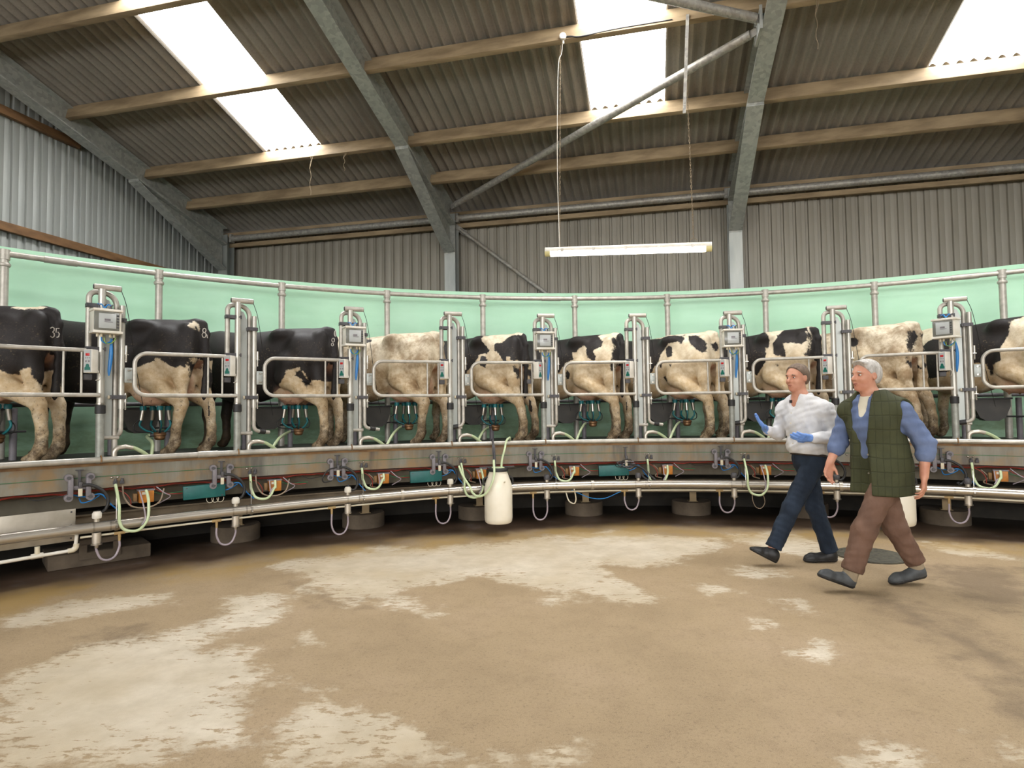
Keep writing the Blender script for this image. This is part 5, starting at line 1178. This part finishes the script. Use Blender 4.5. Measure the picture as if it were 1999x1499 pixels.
# ================================================================ milk cans
def can(th, label):
    P = pol(th, 6.885, 0); o = thing('milk_can', label, 'milk can', P, -th, 'white plastic milk cans hung on the deck rail')
    prof = [(.001, .135), (.135, .135), (.150, .15), (.156, .19), (.156, .53), (.150, .56), (.112, .665), (.102, .69), (.102, .705)]
    MB().lathe(prof, (0, 0, 0), 32).build('can_body', M('milky_white_plastic', '#ece4d2', '#e0d6bf', 3, .35) if 'milky_white_plastic' not in bpy.data.materials else bpy.data.materials['milky_white_plastic'], o)
    MB().lathe([(.10, .70), (.112, .705), (.115, .725), (.108, .738), (.08, .742), (.08, .735), (.001, .735)], (0, 0, 0), 28).build('lid_ring', 'rubber', o)
    MB().lathe([(.078, .737), (.07, .748), (.001, .75)], (0, 0, 0), 24).build('lid', 'greenhose', o)
    for s in (-1, 1):
        mb = MB(); mb.tube(fil([(s*.145, 0, .55), (s*.17, 0, .56), (s*.165, 0, .62), (s*.12, 0, .645)], (.02, .02)), .011, 8); mb.build('handle', 'rubber', o)
    MB().tube([(.035, -.118, .585), (.05, -.15, .60)], .009, 8).build('spout', 'creamplastic', o)
    mb = MB(); m = Matrix.Translation((0, .10, .885))@Matrix.Rotation(.30, 4, 'X')
    mb.tube(fil([(-.01, .30, .985), (-.01, .305, 1.045), (-.01, .235, 1.04), (-.012, .13, .80), (-.012, .10, .735)], (.03, .03, .05)), .0105, 8)
    mb.box((-.011, .175, .89), (.034, .01, .20), Matrix.Translation((0, 0, 0))@Matrix.Translation((-.011, .175, .89))@Matrix.Rotation(-.30, 4, 'X')@Matrix.Translation((.011, -.175, -.89)))
    mb.box((0, .07, .745), (.40, .012, .012)); mb.build('carry_hook', 'blackclip', o)
    return o
can(-.2235, 'white plastic milk can hanging from the deck rail with two pale green hoses')
can(.4015, 'cream milk can half hidden behind the legs of the man in the green vest')
hp_ = [pol(*x) for x in ((-.283, 7.05, .76), (-.279, 6.98, .66), (-.270, 6.90, .545), (-.266, 6.87, .475), (-.259, 6.80, .445), (-.249, 6.74, .48), (-.240, 6.71, .58), (-.235, 6.72, .69), (-.2335, 6.78, .79), (-.232, 6.83, .83))]
tag(MB().tube(spline(hp_, 7), .0125, 10).build('can_hose', 'greenhose'), 'pale green hose looping in front of the hanging milk can', 'hose')
hp_ = [pol(*x) for x in ((-.218, 6.885, .748), (-.2165, 6.89, .83), (-.211, 6.92, .95), (-.205, 7.03, 1.03), (-.197, 7.12, 1.062), (-.194, 7.2, 1.03))]
tag(MB().tube(spline(hp_, 7), .0125, 10).build('can_hose', 'greenhose'), 'pale green hose from the can lid up over the deck rail', 'hose')
# ---- drain cover in the floor
mb = MB(); mb.lathe([(.30, .0), (.30, .012), (.285, .016), (.001, .016)], (0, 0, 0), 36)
t = NT('rough_iron_cover'); P = t.mapping(); vo = t.voronoi(P, 26)
t.bump(vo.outputs['Distance'], .8, .01); MT['iron'] = t.set(t.ramp(vo.outputs['Distance'], [(.1, '#3c3b34'), (.6, '#59564a')]), .6, .3)
o = mb.build('drain_cover', 'iron'); o.location = (3.30, 5.52, 0); tag(o, 'round dark iron drain cover in the floor behind the man in the vest', 'drain cover')
# ================================================================ people
def V(*a): return np.array(a, float)
def unit(v): v = np.array(v, float); return v/np.linalg.norm(v)
def hand_parts(s, wr, d, n, side, curl=.5, spread=.0, infl=0., thumb=.6, k=.006):
    """palm and five fingers: d along the fingers, n out of the palm, side +1 left hand / -1 right"""
    d = unit(d); n = np.array(n, float); n = unit(n-d*(n@d)); b = np.cross(d, n)*side     # b towards the thumb
    wr = np.array(wr, float); kn = []
    for q, (lat, ln) in enumerate(((.030, .090), (.010, .095), (-.011, .090), (-.030, .081))):
        kp = wr+d*ln+b*lat; kn.append(kp)
        s.cone(wr+b*lat*.55+d*.012, kp, .0155+infl, .0125+infl, .012, False)
    for q, (seg, r) in enumerate((((.040, .026, .022), .0092), ((.045, .029, .023), .0096), ((.041, .027, .022), .0092), ((.032, .021, .019), .0082))):
        p = kn[q]; a = -.05+curl*.25; sp = (1.5-q)*spread
        for t_, L in enumerate(seg):
            a += curl*(.75 if t_ else .45)*(1+.08*q)
            dr = unit(d*math.cos(a)+n*math.sin(a)+b*sp*.9)
            e = p+dr*L; s.cone(p, e, r+infl-.0006*t_, r+infl-.0006*(t_+1), k if t_ else .008); p = e
    p = wr+d*.022+b*.026+n*.006
    s.cone(wr+d*.01+b*.012, p, .015+infl, .0145+infl, .01)
    dr = unit(b*thumb+d*.75+n*.35); e = p+dr*.042; s.cone(p, e, .0135+infl, .0112+infl, .008); p = e
    dr = unit(b*thumb*.5+d*.9+n*(.3+.3*curl)); s.cone(p, p+dr*.032, .0112+infl, .0092+infl, .005)
def mat_cloth(name, c1, c2, scale=8, bump=.5, rough=.85, fold=7):
    t = NT(name); P = t.mapping((1, 1, .55)); f = t.noise(P, fold, 3, .5, .6); w = t.noise(t.mapping((1, 1, 1)), 260, 2)
    t.bump(t.math('ADD', f, t.math('MULTIPLY', w, .06)), bump, .03)
    return t.set(t.ramp(t.noise(P, scale, 4), [(.35, c1), (.65, c2)]), rough, 0, .25)
t = NT('weathered_skin'); P = t.mapping()
c = t.ramp(t.noise(P, 12, 4), [(.3, '#cf9a80'), (.7, '#bd8168')]); t.b.inputs['Subsurface Weight'].default_value = .08; t.b.inputs['Subsurface Radius'].default_value = (.01, .004, .002)
MT['skin'] = t.set(c, .5, 0, .4)
MT['lip'] = M('lip_skin', '#a3604f', '#96564a', 20, .5); MT['eyewhite'] = M('eye_white', '#d9d2c8', '#cfc8be', 9, .3); MT['iris'] = M('dark_iris', '#2c221c', '#231a15', 9, .3)
MT['brownhair'] = M('short_brown_hair', '#5d4c3f', '#7c6857', 60, .7, 0, .6, stretch=(1, 1, .3)); MT['greyhair'] = M('silver_grey_hair', '#c9c4bd', '#a39d95', 60, .7, 0, .6, stretch=(1, 1, .3))
MT['whiteshirt'] = mat_cloth('white_checked_shirt', '#dcdad9', '#c9c8ca'); MT['navy'] = mat_cloth('dark_navy_denim', '#1f2733', '#2a3442', fold=9); MT['blueshirt'] = mat_cloth('soft_blue_shirt', '#6e7c9c', '#5c6a8c'); MT['browntrs'] = mat_cloth('brown_cotton_trousers', '#74594a', '#634b3e', fold=9)
MT['tee'] = mat_cloth('cream_undershirt', '#e0d8c4', '#d4cbb6'); MT['sock'] = mat_cloth('beige_sock', '#a09078', '#8f8069'); MT['glove'] = M('blue_nitrile_glove', '#7096d4', '#5f84c6', 30, .45, 0, .3); MT['bootleather'] = M('dusty_black_leather', '#1d1c1c', '#2a2929', 12, .5); MT['greyboot'] = M('scuffed_grey_boot', '#3b3d3e', '#4e5051', 10, .6); MT['belt'] = M('dark_brown_belt', '#241c18', '#2e241f', 9, .5)
t = NT('olive_quilted_vest'); P = t.mapping(); sx = t.sep(t.tc.outputs['Object'])
def stitch(v, period, w=.07):
    f = t.math('ABSOLUTE', t.math('SUBTRACT', t.math('FRACT', t.math('DIVIDE', v, period)), .5)); return t.range(f, w, 0, 0, 1)
wob = t.math('MULTIPLY', t.math('SUBTRACT', t.noise(P, 5, 2), .5), .03)
l = t.math('MAXIMUM', stitch(t.math('ADD', sx[2], wob), .105), stitch(t.math('ADD', t.math('SUBTRACT', sx[1], t.math('MULTIPLY', sx[0], .9)), wob), .062))
c = t.ramp(t.noise(P, 6, 4), [(.3, '#474930'), (.7, '#3a3c27')]); c = t.mix(t.math('MULTIPLY', l, .4), c, '#2b2e20')
t.bump(t.math('SUBTRACT', t.noise(P, 9, 2), l), .35, .014); MT['vest'] = t.set(c, .8, 0, .3)

def wrinkle(s, amp, seed, freq=26., zs=1.6):
    r = np.random.RandomState(seed); X, Y, Z = np.meshgrid(*s.ax, indexing='ij', sparse=True); a = 0
    for q in range(6):
        d = r.normal(size=3); d /= np.linalg.norm(d); d[2] *= zs; f = freq*(.6+.9*r.rand()); ph = r.rand()*6
        e = r.normal(size=3)*7
        a = a+np.sin(f*(d[0]*X+d[1]*Y+d[2]*Z)+ph+1.6*np.sin(e[0]*X+e[1]*Y+e[2]*Z))
    s.F = s.F+amp*np.abs(a/2.4)**.8*np.sign(a)
def person(P):
    ang = P['ang']; root_loc = Vector((P['hip'][0], P['hip'][1], 0)); J = P['J']
    lo, hi = (-.62, -.52, -.03), (.78, .52, 1.84)
    sk = SDF(lo, hi, .0072)
    def torso(s, k=0., upto=9):
        pts = J['torso']; rs = P['torso_r']
        for a, b, p, q in zip(pts, pts[1:], rs, rs[1:]): s.cone(a, b, p+k, q+k, .04, flat=(1.35, 1, 1))
        s.cone(J['shL'], J['shR'], .055+k, .055+k, .06); s.chain([J['shL'], V(*J['neck'])+V(-.01, 0, -.02), J['shR']], [.045+k, .08+k, .045+k], .06)
    nk, hc = V(*J['neck']), V(*J['head'])
    # skin body
    torso(sk, -.012)
    for S in 'LR':
        sk.chain([J['hip'+S], J['kn'+S], J['an'+S]], [.085, .052, .036], .03)
        ft = J['foot'+S]; fd = unit(V(*ft[1])-V(*ft[0])); sk.chain([J['an'+S], V(*ft[0])+fd*.075+V(0, 0, .04), V(*ft[1])*.6+V(*ft[0])*.4+V(0, 0, .035)], [.034, .028, .024], .015)
        sk.chain([J['sh'+S], J['el'+S], J['wr'+S]], [.052, .043, .029], .02)
        hd = P['hand'+S]; hand_parts(sk, J['wr'+S], hd['d'], hd['n'], 1 if S == 'L' else -1, hd['curl'], hd.get('spread', 0), 0., hd.get('thumb', .6))
    sk.chain([nk-V(0, 0, .05), nk+V(.01, 0, .02), hc+V(-.01, 0, -.05)], [.085, .060, .058], .03)
    cy, sy = math.cos(P['yaw']), math.sin(P['yaw']); cp_, sp_ = math.cos(P.get('nod', 0)), math.sin(P.get('nod', 0))
    R = np.array([[cy, -sy, 0], [sy, cy, 0], [0, 0, 1]])@np.array([[cp_, 0, sp_], [0, 1, 0], [-sp_, 0, cp_]])
    H = lambda x, y, z: hc+R@V(x, y, z)
    sk.ell(H(-.012, 0, .035), (.098, .077, .088), .03, rot=R); sk.ell(H(.02, 0, -.03), (.070, .062, .095), .03, rot=R)
    sk.ell(H(.038, 0, -.078), (.050, .048, .038), .025, rot=R); sk.ell(H(.076, 0, -.102), (.018, .022, .016), .02, rot=R)
    sk.ell(H(.062, .0, .028), (.030, .055, .016), .02, rot=R)                      # brow
    for y in (-1, 1):
        sk.ell(H(.086, y*.032, .008), (.020, .020, .014), .012, True, rot=R)        # eye sockets
        sk.ell(H(.058, y*.040, -.028), (.028, .022, .024), .02, rot=R)              # cheeks
        sk.ell(H(-.012, y*.079, -.005), (.022, .010, .033), .008, rot=R); sk.ell(H(-.006, y*.086, -.002), (.010, .005, .016), .004, True, rot=R)
        sk.ell(H(.088, y*.011, -.028), (.012, .010, .009), .008, rot=R)
    sk.cone(H(.082, 0, .018), H(.112, 0, -.022), .009, .0135, .012); sk.ell(H(.082, 0, -.060), (.016, .026, .014), .012, rot=R)
    me = sk.mesh('person'); smooth_mesh(me, 1, .4)
    body = obj_of(me, 'person', 'skin'); body.location = root_loc; body.rotation_euler.z = ang; tag(body, P['label'], 'person')
    def part(s, name, mat, it=1, label=None):
        m_ = s.mesh(name); smooth_mesh(m_, it, .4); o = obj_of(m_, name, mat, body)
        if label: o['label'] = label
        return o
    for y in (-1, 1):
        e = MB().sphere(H(.0715, y*.032, .008), (.0120, .0105, .0068), 12, 8).build('eye', 'eyewhite', body)
        MB().sphere(H(.0805, y*.031, .008), (.005, .006, .0058), 10, 6).build('iris', 'iris', e)
        MB().tube([H(.084, y*.014, .028), H(.089, y*.030, .033), H(.078, y*.050, .027)], [.004, .005, .003], 8).build('eyebrow', P['hairmat'], body)
    MB().tube([H(.086, -.024, -.062), H(.096, -.008, -.0585), H(.096, .008, -.0585), H(.086, .024, -.062)], [.003, .005, .005, .003], 8).build('upper_lip', 'lip', body)
    MB().tube([H(.085, -.020, -.066), H(.094, 0, -.070), H(.085, .020, -.066)], [.003, .006, .003], 8).build('lower_lip', 'lip', body)
    # hair
    s = SDF(hc-.17, hc+.17, .006); s.ell(H(-.016, 0, .043), (.110, .088, .090), .02, rot=R); s.ell(H(-.055, 0, -.005), (.064, .080, .075), .03, rot=R)
    s.ell(H(.062, .02, .095), (.05, .06, .028), .02, rot=R) if P['quiff'] else None
    nf = R@unit(V(.80, 0, -.60)); s.clip(nf, nf@hc+(.003 if P['quiff'] else -.006)); nb = R@V(0, 0, -1); s.clip(nb, nb@hc+.065)
    for y in (-1, 1): s.ell(H(.0, y*.095, -.02), (.030, .03, .042), .008, True, rot=R)
    part(s, 'hair', P['hairmat'], 1)
    # trousers
    s = SDF((-.62, -.45, -.02), (.7, .45, 1.12), .009); pel = V(*J['torso'][0])
    s.ell(pel+V(0, 0, -.02), (.125, .165, .13), .05); s.cone(pel, J['torso'][1], P['torso_r'][0]-.004, P['torso_r'][1]-.004, .03, flat=(1.35, 1, 1))
    for S in 'LR': s.chain([J['hip'+S], J['kn'+S], P['hem'+S]], [P['legr'][0], P['legr'][1], P['legr'][2]], .035)
    wrinkle(s, .0040, 3+int(P['hip'][0]*100), 62, 1.6); s.clip((-.11, 0, 1), P['waist'])
    for S in 'LR':
        h_ = V(*P['hem'+S]); k_ = V(*J['kn'+S]); dn = unit(h_-k_)
        X, Y, Z = np.meshgrid(*s.ax, indexing='ij', sparse=True); dist = (X-h_[0])*dn[0]+(Y-h_[1])*dn[1]+(Z-h_[2])*dn[2]
        near = np.sqrt((X-h_[0])**2+(Y-h_[1])**2+(Z-h_[2])**2)-.16
        s.F = np.maximum(s.F, np.minimum(dist, -near))
    part(s, 'trousers', P['trousers'], 2)
    # shoes
    for S in 'LR':
        he, to = V(*J['foot'+S][0]), V(*J['foot'+S][1]); d = unit(to-he); L = np.linalg.norm(to-he); lat = unit(np.cross(V(0, 0, 1), d)); up = np.cross(d, lat)
        mid = (he+to)/2
        def shoe(infl):
            s = SDF(np.minimum(he, to)-.13, np.maximum(he, to)+V(.13, .13, .24), .0065)
            s.chain([he+d*.045+up*.035, he+d*L*.5+up*.033, he+d*(L-.075)+up*.03, he+d*(L-.042)+up*.026], [.040+infl, .042+infl, .047+infl, .038+infl], .015)
            return s
        s = shoe(0.); s.chain([J['an'+S], he+d*.065+up*.06, he+d*.125+up*.045], [.046, .050, .042], .02); s.clip(-up, -up@he-.004)
        an = V(*J['an'+S]); s.clip(unit(an-he-d*.05), unit(an-he-d*.05)@an+.03)
        sh = part(s, 'shoe', P['shoes'], 1)
        s = shoe(.005); s.clip(-up, -up@he); s.clip(up, up@he+.024); m_ = s.mesh('sole'); obj_of(m_, 'sole', 'rubber', sh)
        for q in range(3):
            c_ = he+d*(.115+q*.022)+up*(.088-q*.010); MB().tube([c_-lat*.022, c_+up*.006, c_+lat*.022], .003, 6).build('lace', 'rubber', sh)
        if P.get('sock'):
            s = SDF(an-.12, an+.12, .0065); s.cone(an+V(0, 0, -.02), an+(V(*J['kn'+S])-an)*.16, .052, .056, .01); part(s, 'sock', 'sock', 1)
    return body, part, torso, H, R, hc, nk

def collar(nk, mat, r, body, gap=30):
    rows = []; c = V(nk[0]-.012, nk[1], nk[2])
    for a in np.linspace(math.radians(gap), math.radians(360-gap), 37):
        fr = max(0., math.cos(a)); k = min(1., abs(a-PI)/(PI-math.radians(gap)))**6
        dx, dy = math.cos(a), math.sin(a)*1.08; z0 = .052-.045*fr
        top = c+V(dx*r*(.92), dy*r*.92, z0); lo = c+V(dx*(r+.026+.02*k), dy*(r+.024), z0-.040-.030*k)
        rows.append([c+V(dx*(r-.008), dy*(r-.008), z0-.05), c+V(dx*r*.90, dy*r*.90, z0-.002), top+V(0, 0, .003), c+V(dx*(r+.004), dy*(r+.004), z0), lo, lo-V(dx*.005, dy*.005, 0), c+V(dx*(r+.002), dy*(r+.002), z0-.008), c+V(dx*(r-.003), dy*(r-.003), z0-.05)])
    mb = MB(); n = 8; vs = [Vector(p) for q in rows for p in q]
    fs = [(i*n+k, i*n+(k+1) % n, (i+1)*n+(k+1) % n, (i+1)*n+k) for i in range(len(rows)-1) for k in range(n)]
    fs += [tuple(range(n)), tuple((len(rows)-1)*n+k for k in range(n-1, -1, -1))]
    mb.add(vs, fs); mb.build('collar', mat, body)
# ---- man in the white shirt
P1 = dict(label='person in a white shirt, navy trousers and blue gloves, walking with hands raised', ang=math.radians(200), hip=(2.67, 5.33), yaw=.10, nod=.08, hairmat='brownhair', quiff=False,
 J=dict(torso=[(0, 0, .93), (.03, 0, 1.06), (.055, -.01, 1.27), (.06, -.01, 1.38)], neck=(.065, -.015, 1.455), head=(.095, -.03, 1.645),
  shL=(-.005, .165, 1.355), shR=(.10, -.175, 1.355), elL=(-.06, .245, 1.125), elR=(.10, -.26, 1.135), wrL=(.19, .205, 1.115), wrR=(.265, -.235, 1.175),
  hipL=(.03, .075, .885), hipR=(-.03, -.075, .885), knL=(.235, .0, .50), knR=(-.06, -.02, .475), anL=(.415, -.06, .125), anR=(-.155, .045, .10),
  footL=((.378, -.042, .012), (.60, -.125, .14)), footR=((-.215, .065, .002), (.075, -.04, .002))),
 torso_r=[.158, .150, .165, .115], handL=dict(d=(1, -.12, .10), n=(.12, -.75, .65), curl=.30, thumb=.9), handR=dict(d=(.62, -.10, .72), n=(-.45, .60, .55), curl=.16, spread=.12, thumb=1.0),
 hemL=(.40, -.05, .15), hemR=(-.15, .045, .085), legr=(.095, .073, .068), waist=.985, trousers='navy', shoes='bootleather')
body, part, torso, H, R, hc, nk = person(P1); J = P1['J']
s = SDF((-.35, -.48, .88), (.45, .48, 1.58), .0085)
torso(s, .018); s.ell((.03, 0, 1.04), (.15, .18, .10), .05)
s.chain([J['shL'], J['elL'], J['wrL']], [.068, .062, .043], .03); s.chain([J['shR'], J['elR'], J['wrR']], [.066, .060, .043], .03)
wrinkle(s, .0042, 8, 78, 1.3)
for S in 'LR':
    e, w = V(*J['el'+S]), V(*J['wr'+S]); d = unit(w-e); X, Y, Z = np.meshgrid(*s.ax, indexing='ij', sparse=True)
    dist = (X-w[0])*d[0]+(Y-w[1])*d[1]+(Z-w[2])*d[2]+.004; near = np.sqrt((X-w[0])**2+(Y-w[1])**2+(Z-w[2])**2)-.10
    s.F = np.maximum(s.F, np.minimum(dist, -near))
    s.cone(w-d*.05, w-d*.012, .043, .042, .004)
s.cone(nk+V(.04, 0, .05), nk+V(.13, .0, -.065), .058, .030, .008, True); s.clip((.11, 0, -1), -.955); s.clip((-.25, 0, 1), nk[2]+.015)
shirt = part(s, 'shirt', 'whiteshirt', 2)
for z in (1.33, 1.24, 1.15, 1.06):
    bv = BVHTree.FromPolygons([v.co for v in shirt.data.vertices], [tuple(q.vertices) for q in shirt.data.polygons]); hit = bv.ray_cast(Vector((.6, -.015, z)), Vector((-1, 0, 0)))[0]
    if hit: MB().tube([hit, hit+Vector((.003, 0, 0))], .006, 10).build('button', 'creamplastic', shirt)
mb = MB(); hit = bv.ray_cast(Vector((.6, .09, 1.235)), Vector((-1, 0, 0)))[0]
collar(nk, 'whiteshirt', .076, body)
MB().box(H(.09, -.01, -.205)-V(.0, 0, 0), (.014, .022, .026), None, .003).build('clip_microphone', 'rubber', body)
s = SDF((-.25, -.25, .86), (.30, .25, 1.06), .007); torso(s, .010); s.ell((0, 0, .91), (.130, .170, .13), .05); s.clip((-.11, 0, 1), .982); s.clip((.11, 0, -1), -.942); part(s, 'belt', 'belt', 1)
for S in 'LR':
    s = SDF(V(*J['wr'+S])-.24, V(*J['wr'+S])+.24, .0052); hd = P1['hand'+S]; d = unit(hd['d']); w = V(*J['wr'+S])
    hand_parts(s, w, hd['d'], hd['n'], 1 if S == 'L' else -1, hd['curl'], hd.get('spread', 0), .0022, hd.get('thumb', .6)); s.cone(w-d*.012, w+d*.02, .034, .032, .008)
    o = part(s, 'glove', 'glove', 1)
# ---- man in the green vest
P2 = dict(label='grey haired person in an olive quilted vest and brown trousers walking with arms down', ang=math.radians(203), hip=(2.87, 4.60), yaw=-.22, nod=.03, hairmat='greyhair', quiff=True,
 J=dict(torso=[(0, 0, .91), (.03, -.005, 1.05), (.06, -.015, 1.26), (.075, -.02, 1.37)], neck=(.065, -.025, 1.44), head=(.105, -.045, 1.622),
  shL=(.03, .175, 1.35), shR=(.095, -.21, 1.345), elL=(-.075, .275, 1.10), elR=(.12, -.285, 1.09), wrL=(-.03, .285, .865), wrR=(.215, -.295, .935),
  hipL=(.035, .075, .865), hipR=(-.035, -.08, .865), knL=(.255, .01, .455), knR=(-.125, -.005, .43), anL=(.365, -.04, .12), anR=(-.265, .055, .135),
  footL=((.335, -.03, .014), (.585, -.14, .115)), footR=((-.335, .08, .055), (-.045, -.02, .004))),
 torso_r=[.168, .165, .178, .122], handL=dict(d=(.10, .02, -1), n=(.35, -.93, 0), curl=.55, thumb=.45), handR=dict(d=(.22, -.03, -.97), n=(.3, .93, 0), curl=.55, thumb=.45),
 hemL=(.352, -.03, .15), hemR=(-.258, .05, .165), legr=(.100, .080, .074), waist=.99, trousers='browntrs', shoes='greyboot', sock=True)
body, part, torso, H, R, hc, nk = person(P2); J = P2['J']
s = SDF((-.35, -.48, .86), (.45, .48, 1.56), .0085); torso(s, .008)
for S in 'LR': s.chain([J['sh'+S], J['el'+S], V(*J['el'+S])*.62+V(*J['wr'+S])*.38], [.070, .066, .062], .03)
wrinkle(s, .0042, 21, 78, 1.3)
for S in 'LR':
    e, w = V(*J['el'+S]), V(*J['wr'+S]); d = unit(w-e); c_ = e*.62+w*.38
    X, Y, Z = np.meshgrid(*s.ax, indexing='ij', sparse=True); dist = (X-c_[0])*d[0]+(Y-c_[1])*d[1]+(Z-c_[2])*d[2]; near = np.sqrt((X-c_[0])**2+(Y-c_[1])**2+(Z-c_[2])**2)-.12
    s.F = np.maximum(s.F, np.minimum(dist, -near))
    for q in (0, 1): s.cone(c_-d*(.012+q*.035), c_-d*(.020+q*.035), .064, .064, .004)
s.cone(nk+V(.03, 0, .05), nk+V(.13, -.01, -.11), .055, .03, .01, True); s.clip((0, 0, -1), -.90); s.clip((-.25, 0, 1), nk[2]+.01)
part(s, 'shirt', 'blueshirt', 2)
s = SDF((-.2, -.2, 1.2), (.3, .2, 1.55), .008); torso(s, -.004); s.clip((0, 0, -1), -1.25); s.clip((-.25, 0, 1), nk[2]-.005); s.clip((-1, 0, 0), -.05); s.clip((0, 1, 0), .10); s.clip((0, -1, 0), .10); part(s, 'undershirt', 'tee', 1)
collar(nk, 'blueshirt', .086, body, 48)
s = SDF((-.32, -.34, .66), (.40, .34, 1.52), .0085); torso(s, .030)
pts = J['torso']; s.cone((.045, 0, .74), (.03, 0, .91), .205, .20, .05, flat=(1.02, 1, 1)); s.cone((.03, 0, .91), pts[1], .20, .19, .05, flat=(1.15, 1, 1)); s.cone((-.03, 0, .74), (-.02, 0, .9), .19, .18, .05, flat=(1.2, 1, 1))
for S, y in (('L', 1), ('R', -1)):
    e = V(*J['sh'+S])*.8+V(*J['el'+S])*.2; s.cone(V(*J['sh'+S])+V(0, y*.075, .02), e+V(0, y*.055, -.07), .078, .088, .012, True)
s.cone((.245, -.05, .62), (.265, -.045, 1.20), .120, .092, .010, True); s.cone((.265, -.045, 1.20), (.15, -.04, 1.48), .092, .082, .010, True); s.cone(nk+V(0, 0, -.03), nk+V(0, 0, .1), .088, .09, .012, True)
s.clip((0, 0, -1), -.715)
wrinkle(s, .0025, 31, 18); part(s, 'vest', 'vest', 2)
for z in (1.02, .88): MB().tube([(.205, .03, z), (.212, .03, z)], .007, 10).build('vest_stud', 'silver', body)
# ---- names for what stands out of the picture
for o in list(bpy.data.objects):
    if o.parent is None and o.type == 'MESH' and not o.get('label'):
        base = o.name.split('.')[0].rstrip('0123456789').rstrip('_')
        o['label'] = {'purlin': 'timber roof purlin behind the camera', 'rafter': 'galvanised roof rafter out of view', 'column': 'galvanised wall post out of view', 'window': 'roof light or added fill panel out of view',
                      'eaves_tube': 'grey eaves tube out of view', 'trim': 'eaves rail behind the camera', 'wall_front': 'ribbed sheet wall behind the camera', 'wall_right': 'ribbed sheet gable wall out of view at the right'}.get(base, base.replace('_', ' ')+' of the milking parlour shed')
        o['group'] = base.replace('_', ' ')+' out of view'
